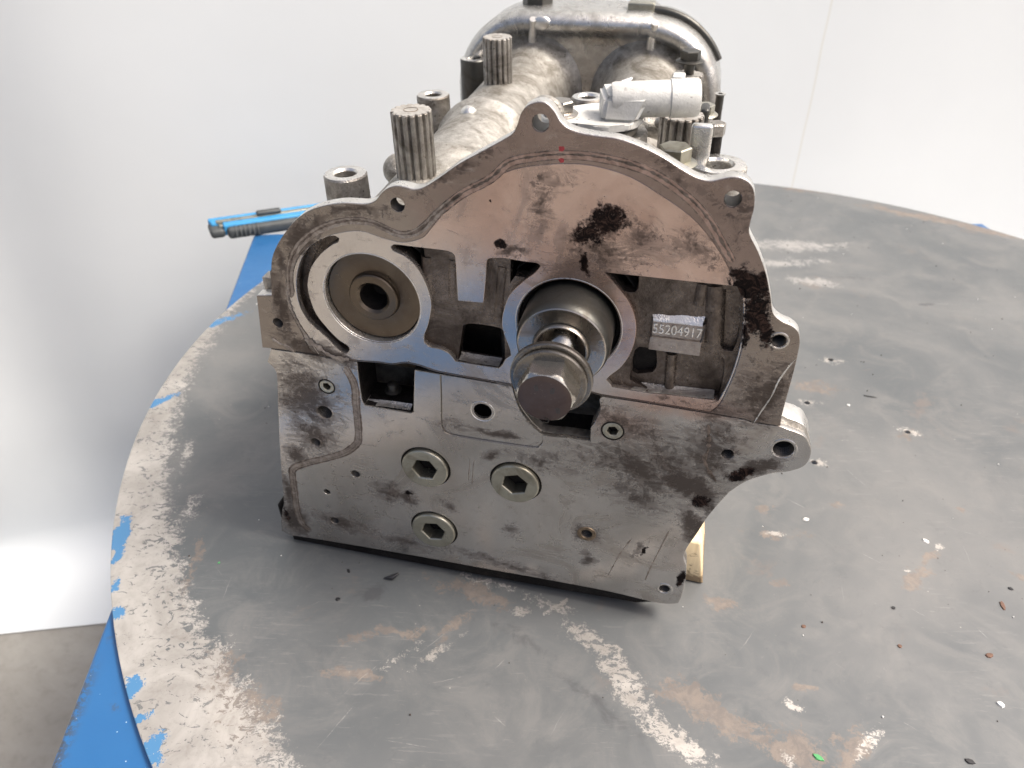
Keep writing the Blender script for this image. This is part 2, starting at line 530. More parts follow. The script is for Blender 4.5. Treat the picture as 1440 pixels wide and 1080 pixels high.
# white hanging sheet that sweeps forward on to the floor
DD = Vector((0.9830044, 0.183582, 0))
NN = Vector((-0.183582, 0.9830044, 0))
A0 = Vector((-0.98327, 0.932, 0))
m = M("white_pvc_sheet")
n1 = m.noise(1.4, 4, .55)
n2 = m.noise(14, 6, .7, dist=.5)
c = m.mix(m.ramp(n1, .3, .7), (.645, .68, .70), (.675, .71, .73))
c = m.mix(m.math('MULTIPLY', m.ramp(n2, .66, .8), .10), c, (.62, .60, .56))
# an aged yellowish seam running down the sheet
vd = m.t.nodes.new('ShaderNodeVectorMath'); vd.operation = 'DOT_PRODUCT'
m.put(vd.inputs[0], m.co); vd.inputs[1].default_value = (DD.x, DD.y, .03)
sd = m.math('ABSOLUTE', m.math('SUBTRACT', m.math('ADD', vd.outputs['Value'], m.math('MULTIPLY', m.math('SUBTRACT', m.noise(4, 2), .5), .012)), 1.651 + DD.x * A0.x + DD.y * A0.y))
c = m.mix(m.math('MULTIPLY', m.ramp(sd, .0, .004, 1, 0), .5), c, (.56, .55, .49))
m.set(Base_Color=c, Roughness=.42, Specular_IOR_Level=.4)
m.bump(m.noise(5, 3, .5), .12, .01)
bm = bmesh.new()
BACK = .17
prof = [(0.0, ZF + .003), (.015, ZF + .005), (.03, ZF + .008)]
RC = .10
for k in range(1, 13):
    a = k / 12 * pi / 2
    prof.append((BACK - RC + RC * sin(a) - .008 * (1 - k / 12), ZF + .010 + RC * (1 - cos(a))))
for k in range(1, 64):
    prof.append((BACK, ZF + .115 + k * .04))
def sheet_pt(s, b, z):
    p = A0 + DD * s + NN * (b + .15 * s * min(1, max(0, (b - .03) / .09)))
    q = max(0, min(1, (z - ZF - .05) / .3))
    # a broad soft fold at the left, a few faint ripples elsewhere
    sc = .235 + .12 * max(0, -.3 - z)
    u = (s - sc + .01) / .17
    fold = .060 * (.5 + .5 * math.tanh(u * 1.5)) + .045 * math.exp(-((u + 1.9) / .9) ** 2)
    rip = .004 * sin(3.1 * s + 1.2 * z) + .003 * sin(7.3 * s - 2.1 * z + 1) + .002 * sin(5 * z + 2 * s)
    p = p - NN * (fold + rip) * q
    return Vector((p.x, p.y, z))
xs = [-2.4 + .05 * i for i in range(131)]
grid = [[bm.verts.new(sheet_pt(s, b, z)) for (b, z) in prof] for s in xs]
for i in range(len(xs) - 1):
    for j in range(len(prof) - 1):
        bm.faces.new((grid[i][j], grid[i + 1][j], grid[i + 1][j + 1], grid[i][j + 1]))
sheet = empty('backdrop_sheet', "large white plastic sheet hung behind the bench, curving on to the floor", 'sheet', mw=Matrix.Translation((A0.x, A0.y, ZF)))
sh = bm_obj('sheet_panel', bm, m.m, sheet, 80)
sh.matrix_parent_inverse = sheet.matrix_world.inverted()
# ------------------------------------------------------------------ bench with blue frame
BLUE = M("blue_enamel")
n1 = BLUE.noise(30, 6, .7)
n2 = BLUE.noise(6, 4, .6)
c = BLUE.mix(BLUE.ramp(n2, .3, .7), (.018, .104, .275), (.025, .125, .31))
wear = BLUE.math('MULTIPLY', BLUE.ramp(n1, .64, .72), .6)
c = BLUE.mix(wear, c, (.05, .075, .12))
c = BLUE.mix(BLUE.ramp(BLUE.vor(120), .07, .03), c, (.5, .6, .7))
sx = BLUE.t.nodes.new('ShaderNodeSeparateXYZ')
BLUE.put(sx.inputs[0], BLUE.co)
ew = BLUE.math('MULTIPLY', BLUE.ramp(sx.outputs[0], .013, .001), BLUE.math('MULTIPLY', BLUE.ramp(sx.outputs[1], -.76, -.80), BLUE.ramp(BLUE.noise(160, 6, .8), .46, .52)))
c = BLUE.mix(ew, c, (.05, .06, .075))
BLUE.set(Base_Color=c, Roughness=BLUE.ramp(n1, .3, .7, .32, .45))
BLUE.bump(BLUE.noise(240, 3), .1, .0006)
BLUE = BLUE.m
e_l = Vector((-0.1195, 0.850, 0)).normalized()      # along the bench's left edge
e_r = Vector((e_l.y, -e_l.x, 0))
corner = Vector((-0.4125, 1.108, 0))
bench = empty('work_bench', "blue painted steel bench frame under the round steel plate", 'bench',
              mw=Matrix(((e_r.x, e_l.x, 0, corner.x), (e_r.y, e_l.y, 0, corner.y), (0, 0, 1, ZF), (0, 0, 0, 1))))
H = 793.7
bm = bmesh.new()
box_bm(bm, (0, -1150, H - 60), (1232, 0, H), 4)
bm_obj('bench_top', bm, BLUE, bench, 40)
for (x, y) in ((60, -60), (1172, -60), (60, -1090), (1172, -1090)):
    bm = bmesh.new()
    box_bm(bm, (x - 30, y - 30, 0), (x + 30, y + 30, H - 60.5), 4)
    bm_obj('leg', bm, BLUE, bench, 40)
# ------------------------------------------------------------------ round steel plate
TC = Vector((0.3209, 0.7146, 0))
RT = 707.9
tbl = empty('round_table_plate', "round worn grey steel plate lying on the blue bench frame", 'table', mw=Matrix.Translation((TC.x, TC.y, -.006)))
m = M("worn_mill_scale_steel")
wv = m.warp(30, .035)
wv2 = m.warp(120, .010)
n_big = m.noise(3.2, 5, .6, dist=.6)
n_mid = m.noise(17, 7, .72, dist=1.0)
n_fin = m.noise(90, 6, .75, dist=.5)
n_ch = m.noise(46, 6, .78, m.map(rot=(0, 0, .6), sc=(1, 1.5, 1)), dist=.9)
c = m.mix(m.ramp(n_big, .3, .7), (.100, .111, .118), (.176, .180, .180))
c = m.mix(m.math('MULTIPLY', m.ramp(n_mid, .42, .72), .45), c, (.215, .212, .205))
c = m.mix(m.math('MULTIPLY', m.ramp(n_fin, .55, .75), .30), c, (.085, .088, .094))
# brown rust haze
ru = m.blobs([([(-400.8,-337.8)][0], 42, 7, 0, 1.3), ([(-432.7,-344.0)][0], 16, 8, 20, 1.2), ([(-429.2,-376.1)][0], 30, 9, -6, 1.6), ([(-348.7,-294.7)][0], 60, 14, -20, 1.2), ([(-357.1,-333.6)][0], 30, 8, 45, 1.0),
              ([(33.7,23.1)][0], 45, 20, -10, 1.1), ([(107.7,-54.2)][0], 25, 14, 0, .9), ([(-114.7,-418.3)][0], 24, 22, 60, 1.5), ([(-81.6,-421.9)][0], 40, 16, 50, 1.2), ([(-168.9,-394.2)][0], 70, 16, -35, 1.3),
              ([(-97.1,-374.4)][0], 15, 6, -20, 1.4), ([(-79.3,-185.0)][0], 14, 6, 0, 1.4), ([(-77.1,-215.0)][0], 40, 12, 0, 1.0), ([(32.3,-262.8)][0], 32, 7, 38, 1.4), ([(55.3,-237.4)][0], 18, 7, 38, 1.4), ([(-6.3,-175.8)][0], 10, 8, 0, 1.0), ([(-142.1,-298.3)][0], 20, 12, 0, 1.2), ([(-89.0,-273.2)][0], 8, 9, 0, 1.2),
              ([(-504.6,-409.6)][0], 60, 30, -50, 1.3), ([(-526.8,-388.4)][0], 30, 40, 10, 1.0), ([(-583.1,-284.8)][0], 10, 60, 5, .8), ([(384.0,566.0)][0], 150, 22, -25, 1.5), ([(267.2,663.8)][0], 160, 18, -10, 1.4), ([(470.4,514.1)][0], 100, 20, -32, 1.6), ([(122.1,-253.9)][0], 18, 6, -20, 1.2), ([(110.7,-170.7)][0], 8, 6, 0, 1.2)], 'xy', wv)
rum = m.brk(ru, 2.4, .35, .85, 40, 170, 520)
c = m.mix(m.math('MULTIPLY', rum, .50), c, m.mix(m.ramp(n_fin, .4, .62), (.19, .15, .125), (.29, .225, .175)))
spk = m.math('MULTIPLY', m.ramp(m.noise(11, 6, .7, dist=.7), .60, .72), .5)
c = m.mix(spk, c, (.19, .155, .135))
# bare bright metal: the rim band at the left and the rubbed patches
inner = m.t.nodes.new('ShaderNodeVectorMath'); inner.operation = 'LENGTH'
mp = m.map((-.0009, -.0669, 0), vec=wv2)
m.put(inner.inputs[0], mp)
rr = inner.outputs['Value']
band = m.ramp(m.math('ADD', rr, m.math('ADD', m.math('MULTIPLY', m.math('SUBTRACT', n_ch, .5), .06), m.math('MULTIPLY', m.math('SUBTRACT', m.noise(230, 5, .75, dist=.8), .5), .05))), .683, .696)
br = m.blobs([([(-228.0,-374.2)][0], 42, 17, -58, 1.7), ([(-252.0,-338.2)][0], 42, 12, -42, 1.25), ([(-197.8,-416.9)][0], 50, 12, -38, 1.3), ([(-284.6,-305.8)][0], 34, 8, -25, 1.1), ([(-331.6,-286.3)][0], 40, 7, -16, 1.0), ([(-285.9,-314.3)][0], 5, 3, 30, 1.8), ([(-276.0,-305.3)][0], 12, 2.6, 35, 1.5), ([(-241.3,-342.8)][0], 16, 2.6, -10, 1.6), ([(-307.5,-314.0)][0], 10, 7, 0, 1.0), ([(-371.2,-356.9)][0], 34, 5, 42, .9), ([(-397.4,-361.3)][0], 30, 5, 42, .8),
              ([(-502.9,-414.9)][0], 60, 26, -55, 1.1), ([(-479.0,-429.4)][0], 46, 20, -50, 1.1), ([(-532.8,-370.9)][0], 20, 30, 0, 1.0), ([(-638.0,-142.1)][0], 8, 40, 8, .9), ([(-607.6,-223.9)][0], 10, 40, 0, .9), ([(-108.6,-387.5)][0], 11, 5, -30, 1.6), ([(-122.4,-428.7)][0], 8, 10, 60, 1.2), ([(-78.4,-215.1)][0], 14, 4, -5, 1.3),
              ([(67.6,83.2)][0], 24, 12, 0, .85), ([(14.0,-7.7)][0], 18, 9, 0, .9), ([(107.7,-54.2)][0], 20, 8, -15, .85), ([(-7.9,-112.1)][0], 13, 8, 0, .9), ([(67.3,-224.1)][0], 8, 3, 30, 1.5), ([(26.9,-253.6)][0], 5, 2, 0, 1.3), ([(-63.9,-413.5)][0], 24, 6, 45, 1.1)], 'xy', wv2)
brm = m.brk(br, 3.0, .30, .98, 50, 210, 640)
flk = m.math('ADD', m.noise(85, 6, .72, m.map(rot=(0, 0, .9), sc=(1, 1.7, 1)), dist=1.3), m.ramp(rr, .735, .690, 0, .06))
flake = m.math('SUBTRACT', 1, m.math('MULTIPLY', m.ramp(flk, .605, .625), .9))
bare = m.math('MULTIPLY', m.math('MAXIMUM', band, brm), flake)
barec = m.mix(m.ramp(n_mid, .3, .7), (.36, .34, .315), (.52, .50, .47))
barec = m.mix(m.math('MULTIPLY', m.ramp(n_fin, .5, .7), .4), barec, (.26, .235, .21))
c = m.mix(bare, c, barec)
# far-side scuffs; their bright reflection is painted in as pale colour
sc_ = m.blobs([([(109.2,421.3)][0], 120, 34, 4, 1.2), ([(80.3,354.6)][0], 110, 20, 12, 1.3), ([(96.2,297.6)][0], 70, 16, -4, 1.1), ([(179.2,428.3)][0], 60, 12, 14, 1.0)], 'xy', wv)
scn = m.brk(sc_, 2.6, .25, 1.15, 26, 110, 420, .3)
c = m.mix(m.math('MULTIPLY', scn, .65), c, (.40, .39, .375))
# scratches
L = []
rnd = random.Random(3)
for (a, b, d, w) in (([(-443.2,-406.8)][0], [(-369.8,-317.3)][0], 0, .7), ([(-386.8,-360.7)][0], [(-357.4,-330.3)][0], 0, .6), ([(-327.7,-370.0)][0], [(-316.5,-357.3)][0], 0, .8), ([(-383.7,-384.5)][0], [(-327.7,-370.0)][0], 0, .6), ([(-400.1,-425.9)][0], [(-363.3,-430.3)][0], 0, .9), ([(-443.3,-437.8)][0], [(-414.4,-385.9)][0], 0, .9), ([(-326.1,-403.1)][0], [(-313.8,-413.7)][0], 0, 1),
                     ([(-54.5,-167.1)][0], [(-38.3,-181.6)][0], 0, 1), ([(-9.0,-232.6)][0], [(10.5,-248.1)][0], 0, .9), ([(9.3,-290.3)][0], [(37.2,-313.6)][0], 0, .7), ([(59.2,-309.0)][0], [(65.4,-322.3)][0], 0, .9), ([(-144.7,-352.0)][0], [(-117.7,-318.1)][0], 0, .6), ([(-31.9,-254.4)][0], [(-43.4,-307.3)][0], 0, .4), ([(93.0,-209.6)][0], [(85.4,-255.9)][0], 0, .5), ([(74.3,-192.6)][0], [(124.2,-212.2)][0], 0, .5),
                     ([(16.8,-116.0)][0], [(32.7,-151.7)][0], 0, .8), ([(-53.3,-31.1)][0], [(-63.2,-104.5)][0], 0, .5), ([(-36.5,-393.6)][0], [(-22.9,-403.8)][0], 0, .7), ([(-286.2,-420.8)][0], [(-270.6,-393.3)][0], 0, .6), ([(-565.4,-276.0)][0], [(-547.4,-297.9)][0], 0, .5), ([(-544.8,-319.4)][0], [(-545.3,-282.7)][0], 0, .6), ([(-481.7,-323.1)][0], [(-462.6,-308.0)][0], 0, .7)):
    dx, dy = b[0] - a[0], b[1] - a[1]
    L.append((((a[0] + b[0]) / 2, (a[1] + b[1]) / 2), math.hypot(dx, dy) / 2 * 1.15, .62, math.degrees(math.atan2(dy, dx)), w * 1.25))
wv3 = m.warp(55, .003)
scr = m.math('MULTIPLY', m.ramp(m.blobs(L, 'xy', wv3), .1, .8), m.ramp(n_fin, .40, .6, .0, 1))
c = m.mix(m.math('MULTIPLY', scr, .42), c, (.40, .395, .385))
# fine all-over scuffing
for (rt, sc1, th, am) in ((.75, (26, 300, 1), .58, .15), (-.95, (30, 330, 1), .59, .12), (2.0, (24, 280, 1), .60, .10)):
    sf = m.math('MULTIPLY', m.ramp(m.noise(1, 4, .75, m.map(rot=(0, 0, rt), sc=sc1, vec=wv3)), th, th + .07), m.ramp(m.noise(6 + rt, 3), .45, .65))
    c = m.mix(m.math('MULTIPLY', sf, am), c, (.42, .41, .39))
c = m.mix(m.math('MULTIPLY', m.ramp(m.noise(150, 6, .8, dist=1.2), .58, .74), .30), c, (.09, .088, .088))
c = m.mix(m.math('MULTIPLY', m.ramp(m.noise(130, 6, .8, m.map((.5, .3, 0)), dist=1.2), .60, .74), .22), c, (.36, .35, .335))
# dark gouges and oil spots
dk = m.blobs([([(-429.4,-301.2)][0], 17, 13, 30, 1.3), ([(-444.3,-366.6)][0], 50, 16, 20, .5), ([(-466.0,-385.5)][0], 60, 24, 0, .4), ([(-250.1,-392.4)][0], 90, 14, -40, .75), ([(-301.6,-340.7)][0], 70, 16, -35, .7), ([(-36.1,-365.0)][0], 120, 20, 40, .4), ([(167.5,427.1)][0], 1, 1, 0, 0.0), ([(249.2,242.7)][0], 18, 8, 4, 1.4), ([(164.2,315.2)][0], 90, 20, 0, .6), ([(-501.7,-369.4)][0], 26, 50, 0, .35)], 'xy', wv)
dkm = m.math('MULTIPLY', m.ramp(m.math('ADD', dk, m.math('MULTIPLY', m.math('SUBTRACT', n_ch, .5), 1.4)), .3, .85), m.ramp(dk, .02, .2))
c = m.mix(m.math('MULTIPLY', dkm, .6), c, (.07, .072, .078))
sp = m.math('MULTIPLY', m.ramp(m.vor(75), .06, .03), m.ramp(m.noise(9, 3), .5, .6))
c = m.mix(m.math('MULTIPLY', sp, .7), c, (.05, .045, .042))
sp2 = m.math('MULTIPLY', m.ramp(m.vor(60, m.map((.3, .2, 0))), .05, .025), m.ramp(m.noise(7, 3), .5, .62))
c = m.mix(m.math('MULTIPLY', sp2, .6), c, (.42, .40, .37))
# blue overspray left on the rim
bl = m.blobs([([(-655.4,-248.5)][0], 9, 30, 10, 1.9), ([(-648.1,-274.3)][0], 7, 16, 0, 1.5), ([(-634.5,-304.8)][0], 6, 10, 0, 1.4), ([(-620.8,-331.7)][0], 9, 9, 0, 1.6), ([(-582.7,-395.6)][0], 10, 16, -12, 1.7), ([(-567.2,-418.9)][0], 10, 5, 40, 1.4), ([(-550.3,-437.5)][0], 12, 16, -10, 1.4), ([(-545.8,-445.2)][0], 10, 7, 0, 1.4), ([(-699.6,-58.8)][0], 8, 30, -40, 1.5), ([(-697.6,108.7)][0], 12, 60, -45, 1.2), ([(503.6,508.8)][0], 30, 8, -35, .9)], 'xy', wv2)
blm = m.brk(bl, 2.6, .50, .58, 60, 240, 700)
c = m.mix(blm, c, (.055, .17, .33))
m.set(Base_Color=c, Metallic=m.math('MULTIPLY', m.ramp(bare, 0, 1, .25, .55), m.math('SUBTRACT', 1, blm)), Roughness=m.math('ADD', m.ramp(n_mid, .3, .7, .40, .52), m.math('MULTIPLY', rum, .15)))
m.bump(m.math('ADD', m.math('MULTIPLY', n_fin, .5), m.math('MULTIPLY', bare, -.5)), .18, .0012)
TABLEM = m.m
tp = plate('table_top', circ((0, 0), RT, 260), [circ(p, 3.2, 20) for p in [(68.4,85.6),(12.3,-7.8),(107.0,-54.3),(-10.9,-112.2)]], -3, 3, TABLEM, tbl, .6, 1, 35)
tp.data.transform(Matrix(((1, 0, 0, 0), (0, 0, -1, 0), (0, 1, 0, 0), (0, 0, 0, 1))).inverted() @ Matrix.Identity(4))
tp.location = (0, 0, .003)

# ================================================================== CYLINDER HEAD
HX = Vector((0.97759751, -0.20583556, 0.04398678))
HD = Vector((0.20415348, 0.97812699, 0.03986152))
HZ = Vector((-0.05122958, -0.02998847, 0.99823656))
HO = Vector((-0.18808642, 0.46481807, 0.004))
HM = Matrix(((HX.x, HD.x, HZ.x, HO.x), (HX.y, HD.y, HZ.y, HO.y), (HX.z, HD.z, HZ.z, HO.z), (0, 0, 0, 1)))
head = empty('cylinder_head', "dirty aluminium engine cylinder head with a camshaft bolt sticking out of its end face", 'engine part', mw=HM)
INTO = (0, 1, 0)
UP = (0, 0, 1)

BL = (110.5, 250.0)
BR = (239.0, 246.5)
slotC = smooth_poly([(94.7,291.9),(92.3,293.3),(89.0,292.9),(85.6,292.2),(75.0,285.3),(66.2,274.8),(59.5,258.4),(58.0,240.4),(62.6,227.1),(72.4,217.3),(82.1,205.7),(86.3,205.0),(89.0,208.3),(88.1,211.4),(82.2,215.4),(75.0,224.0),(68.5,235.6),(66.4,250.4),(67.6,259.3),(72.1,269.8),(80.8,280.4),(89.3,287.2),(93.7,289.5)])
pocketD = smooth_poly([(128.2,289.1),(130.7,291.1),(143.3,290.8),(163.9,290.2),(167.5,289.0),(168.9,286.8),(169.0,273.4),(168.9,256.4),(175.6,256.3),(185.5,256.7),(187.8,275.5),(188.8,285.9),(190.4,287.7),(198.6,288.8),(204.6,288.5),(211.0,287.9),(219.4,287.5),(221.4,285.8),(218.2,281.5),(210.9,274.7),(202.2,264.2),(198.2,252.5),(196.9,243.7),(197.8,236.5),(201.4,225.0),(202.3,219.7),(198.6,216.1),(196.4,211.4),(193.9,208.4),(180.5,208.8),(164.3,209.7),(160.5,215.0),(154.0,218.0),(147.2,218.6),(143.7,222.1),(144.2,227.5),(147.2,234.8),(150.9,250.0),(149.7,262.7),(144.4,276.0),(137.5,283.4),(130.2,286.7)])
pocketF = smooth_poly([(259.3,285.7),(280.7,285.5),(303.0,285.2),(333.9,284.9),(338.4,276.1),(340.0,267.1),(341.6,249.8),(340.6,231.2),(338.2,216.0),(334.9,203.6),(330.6,201.8),(334.9,203.9),(313.1,203.9),(290.9,203.4),(268.3,204.6),(267.1,206.7),(264.5,209.4),(266.8,213.2),(273.7,221.5),(278.9,234.1),(280.5,248.7),(278.0,260.9),(272.6,271.0),(265.2,279.4)])
inner = smooth_poly([(62.9,201.6),(58.4,205.7),(55.8,217.1),(50.5,235.1),(51.6,247.4),(59.4,267.1),(67.1,279.1),(79.7,289.1),(94.0,295.4),(109.9,298.4),(122.3,295.4),(134.7,293.3),(142.4,294.7),(150.3,298.4),(155.8,304.9),(166.4,316.9),(186.0,331.6),(188.8,334.9),(205.7,343.5),(222.4,347.4),(239.8,349.2),(254.6,348.1),(270.5,343.8),(287.0,335.1),(303.9,324.4),(315.8,312.6),(325.9,299.0),(332.7,286.4),(338.3,283.7),(341.3,267.3),(342.9,249.9),(341.9,231.4),(339.5,216.2),(336.1,201.9),(331.4,194.2),(296.1,196.2),(262.3,197.4),(255.4,198.5),(223.4,208.0),(200.8,195.7),(202.7,196.6),(152.7,199.6),(138.9,202.9),(128.8,203.8),(118.9,201.2),(109.1,201.3),(94.4,200.4),(76.6,200.5)], 60)
joint_l = [(28.9,201.7),(47.4,201.8),(62.9,201.3),(76.5,199.9),(94.4,200.1)]
carrier_out = [(27.6,242.9),(27.6,243.7),(39.0,245.2),(39.7,248.6),(42.6,264.7),(42.3,261.6),(45.3,272.7),(50.2,281.7),(56.7,290.2),(66.4,300.6),(76.8,308.1),(87.9,312.6),(99.4,315.2),(109.0,315.7),(115.3,316.0),(121.9,318.6),(126.6,323.8),(131.0,327.1),(136.4,328.8),(142.2,328.3),(147.1,327.5),(153.0,329.3),(163.1,335.9),(175.2,344.8),(187.9,352.2),(200.4,359.6),(205.9,363.4),(208.5,368.1),(210.4,373.7),(213.5,377.9),(218.8,380.3),(224.0,379.9),(228.2,376.1),(231.3,371.2),(235.5,367.8),(241.9,365.7),(251.3,364.6),(262.0,363.8),(274.4,360.3),(285.0,355.9),(295.9,349.9),(304.3,345.9),(311.4,344.7),(317.2,346.4),(322.1,347.6),(327.1,347.2),(331.4,344.8),(334.3,339.7),(335.4,332.3),(334.8,323.4),(335.5,316.9),(341.4,307.4),(347.6,295.1),(352.8,280.5),(355.9,270.2),(361.4,265.4),(367.3,263.1),(371.7,259.3),(373.7,253.8),(374.3,246.2),(374.5,233.8),(374.2,218.5),(373.9,199.3),(374.5,190.9),(358.4,191.2),(352.8,192.6),(333.2,193.9),(296.1,195.9),(262.3,197.1),(255.4,198.5),(223.4,208.0),(200.8,195.7),(202.7,196.3),(152.6,199.3),(138.8,202.6),(128.8,203.5),(118.8,200.6),(109.1,201.0),(93.3,199.9),(76.5,200.2),(62.9,201.3),(47.4,201.8),(28.9,201.7),(22.2,201.4)]
carrier_out = smooth_poly(carrier_out)
def grow_(P, k):
    cx = sum(p[0] for p in P) / len(P); cy = sum(p[1] for p in P) / len(P)
    return [(cx + (p[0] - cx) * k, cy + (p[1] - cy) * k) for p in P]
lug_holes = [(one([(221.1,369.9)]), 4.6), (one([(324.0,336.1)]), 4.5), (one([(136.0,317.5)]), 4.3), (one([(39.2,224.1)]), 3.6), (one([(362.4,252.6)]), 4.0)]
L_ = [circ(c, r, 28) for c, r in lug_holes]
carrier = plate('carrier_flange', carrier_out, [inner] + L_, 0, 1.3, MACHR, head, .35)
plate('flange_edge', [(p[0] * 1.0007 - .12, p[1] * 1.0007 - .12) for p in carrier_out], [grow_(inner, 1.0)] + [circ(c, r + .15, 28) for c, r in lug_holes], 1.35, 9.4, RIMAL, head, .5, 2)
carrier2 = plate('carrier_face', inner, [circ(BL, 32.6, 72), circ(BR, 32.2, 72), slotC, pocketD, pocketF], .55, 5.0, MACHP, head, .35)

# deeper layers: pocket floors in rough casting
deepD1 = smooth_poly([(127.9,289.4),(130.7,291.1),(143.3,290.8),(147.8,290.8),(147.8,284.7),(148.3,276.0),(144.2,273.2),(137.3,282.0),(130.1,286.0)])
deepD2 = smooth_poly([(169.9,235.4),(173.9,237.3),(181.8,237.7),(193.4,236.8),(197.0,234.5),(197.2,224.7),(196.6,211.5),(193.9,208.5),(180.5,209.1),(165.0,209.9),(167.0,220.6)])
deepD3 = smooth_poly([(202.5,288.5),(212.9,288.0),(219.4,287.5),(221.4,285.8),(218.2,281.5),(210.9,274.7),(205.0,275.3),(201.8,270.2)])
deepF1 = smooth_poly([(259.3,285.7),(278.7,285.3),(279.0,275.7),(277.2,272.2),(274.3,271.9),(270.8,272.8),(265.2,279.4)])
deepF2 = smooth_poly([(280.4,230.7),(283.1,234.4),(290.9,234.3),(308.8,233.6),(329.4,236.5),(334.0,232.4),(335.6,221.6),(335.1,204.1),(330.6,201.6),(334.9,203.9),(313.1,203.9),(290.9,203.4),(278.9,208.5),(279.2,222.3)])
deepF3 = smooth_poly([(326.2,279.8),(336.5,279.7),(339.1,267.0),(340.1,249.6),(338.5,238.8),(333.1,238.8),(330.1,244.0),(327.6,265.6)])
ins = grow_(inner, .998)
core = plate('carrier_core', ins, [circ(BL, 32.6, 72), circ(BR, 32.2, 72), slotC, deepD1, deepD2, deepD3, deepF1, deepF2, deepF3], 5.0, 9.5, FLOOR_C, head, .3)
body_out = [(28, 182), (30, 225), (62, 258), (92, 280), (130, 287), (200, 289), (290, 289), (318, 282), (325, 250), (324, 200), (322, 186)] + [(331.5,193.9),(296.1,196.2),(262.3,197.1),(255.4,198.5),(223.4,208.0),(200.8,195.7),(202.7,196.6),(152.7,199.6),(128.8,203.8),(94.4,200.1),(62.9,201.6)]
deepF2b = smooth_poly([(281.0,230.8),(283.2,233.6),(290.9,233.8),(293.4,230.3),(294.7,218.5),(292.8,213.4),(283.1,210.7),(279.9,212.5),(279.5,222.4)])
core2 = plate('carrier_inner_wall', body_out, [circ(BL, 32.6, 72), circ(BR, 32.2, 72), deepD1, deepD2, deepD3, deepF1, deepF2b], 9.6, 14, FLOOR_C, head, .0)
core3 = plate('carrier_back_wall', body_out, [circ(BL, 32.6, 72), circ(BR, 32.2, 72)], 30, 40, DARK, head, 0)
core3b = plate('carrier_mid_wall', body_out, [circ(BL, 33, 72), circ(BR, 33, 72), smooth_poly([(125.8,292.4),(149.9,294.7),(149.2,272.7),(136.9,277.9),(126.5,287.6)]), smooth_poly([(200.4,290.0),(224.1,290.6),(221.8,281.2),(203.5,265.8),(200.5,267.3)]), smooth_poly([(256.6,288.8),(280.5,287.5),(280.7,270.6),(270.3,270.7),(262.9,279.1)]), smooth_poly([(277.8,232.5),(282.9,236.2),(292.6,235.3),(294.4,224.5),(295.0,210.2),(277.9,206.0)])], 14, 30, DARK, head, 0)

def grow(P, k):
    cx = sum(p[0] for p in P) / len(P); cy = sum(p[1] for p in P) / len(P)
    return [(cx + (p[0] - cx) * k, cy + (p[1] - cy) * k) for p in P]
ringp = [(BL[0] + 58 * cos(radians(a)), BL[1] + 58 * sin(radians(a))) for a in range(95, 246, 6)] + [(BL[0] + 36 * cos(radians(a)), BL[1] + 36 * sin(radians(a))) for a in range(245, 94, -6)]
plate('slot_floor', ringp, [], 11, 13.5, FLOOR_C, head, 0)
plate('channel_floor', grow(deepF3, 1.06), [], 9.6, 13.5, FLOOR_C, head, 0)
plate('channel_floor', grow(deepF2, 1.03), [deepF2b], 9.55, 9.95, FLOOR_C, head, 0)

# ------------------------------------------------ lower head block
openA = smooth_poly([(93.3,199.5),(92.5,183.4),(92.1,165.7),(93.1,161.4),(108.2,160.9),(127.4,160.2),(130.2,161.0),(132.6,180.3),(134.4,198.7),(143.5,198.9),(153.1,198.5),(143.9,202.5),(136.5,204.6),(128.0,205.4),(119.1,203.6),(109.3,202.8)])
block_out = smooth_poly([(28.7,201.1),(23.3,189.3),(27.7,183.7),(28.1,176.9),(22.4,146.5),(15.9,111.0),(10.0,75.1),(5.2,43.5),(2.3,36.2),(-2.7,18.8),(-4.3,8.2),(3.0,4.7),(30.9,5.5),(80.8,6.0),(127.3,6.0),(177.3,5.4),(226.9,5.2),(276.9,4.1),(313.0,0.7),(325.3,1.7),(332.4,4.6),(333.8,14.0),(334.5,32.7),(333.3,48.1),(330.4,57.4),(331.9,69.4),(336.3,83.2),(342.6,104.9),(352.1,127.6),(353.1,129.5),(361.1,140.0),(369.4,146.5),(377.9,151.5),(386.7,154.7),(393.9,159.9),(396.5,166.7),(396.3,174.3),(394.5,178.7),(390.9,184.2),(385.8,187.1),(380.2,188.6),(374.9,190.1),(358.5,190.4),(352.9,191.8),(333.3,193.1),(296.2,195.0),(263.2,196.3),(261.1,193.4),(261.9,184.9),(258.3,172.5),(256.5,168.8),(256.6,157.3),(256.6,157.0),(239.5,157.1),(223.6,156.8),(214.1,164.9),(208.0,174.3),(203.3,185.4),(200.8,194.9),(202.7,195.1),(152.5,197.8),(134.9,198.5),(132.6,180.3),(130.4,161.1),(127.4,160.2),(108.2,160.9),(93.7,161.5),(92.1,165.7),(92.5,183.4),(93.2,199.3),(76.4,199.3),(62.7,200.4),(47.2,200.9)])
recess = smooth_poly([(152.9,196.7),(163.4,196.5),(183.2,195.7),(202.2,194.4),(204.5,184.4),(208.3,174.0),(216.1,162.8),(223.1,156.4),(223.7,150.1),(220.2,143.9),(212.0,143.6),(186.3,143.6),(158.5,144.6),(152.8,146.3),(150.5,152.1),(152.0,177.2)])
BH = dict(ear=(one([(379.7,172.7)]), 6.4), small=(one([(346.6,162.1)]), 4.0), alum=(one([(257.9,66.0)]), 4.0), corner=(one([(320.2,18.9)]), 4.0), pan=(one([(181.1,169.5)]), 6.4),
          th1=(one([(60.6,149.5)]), 5.6), th2=(one([(47.6,118.2)]), 3.6), h1=(one([(76.1,90.8)]), 3.6), h2=(one([(47.9,65.8)]), 2.7), h3=(one([(49.0,33.1)]), 3.6))
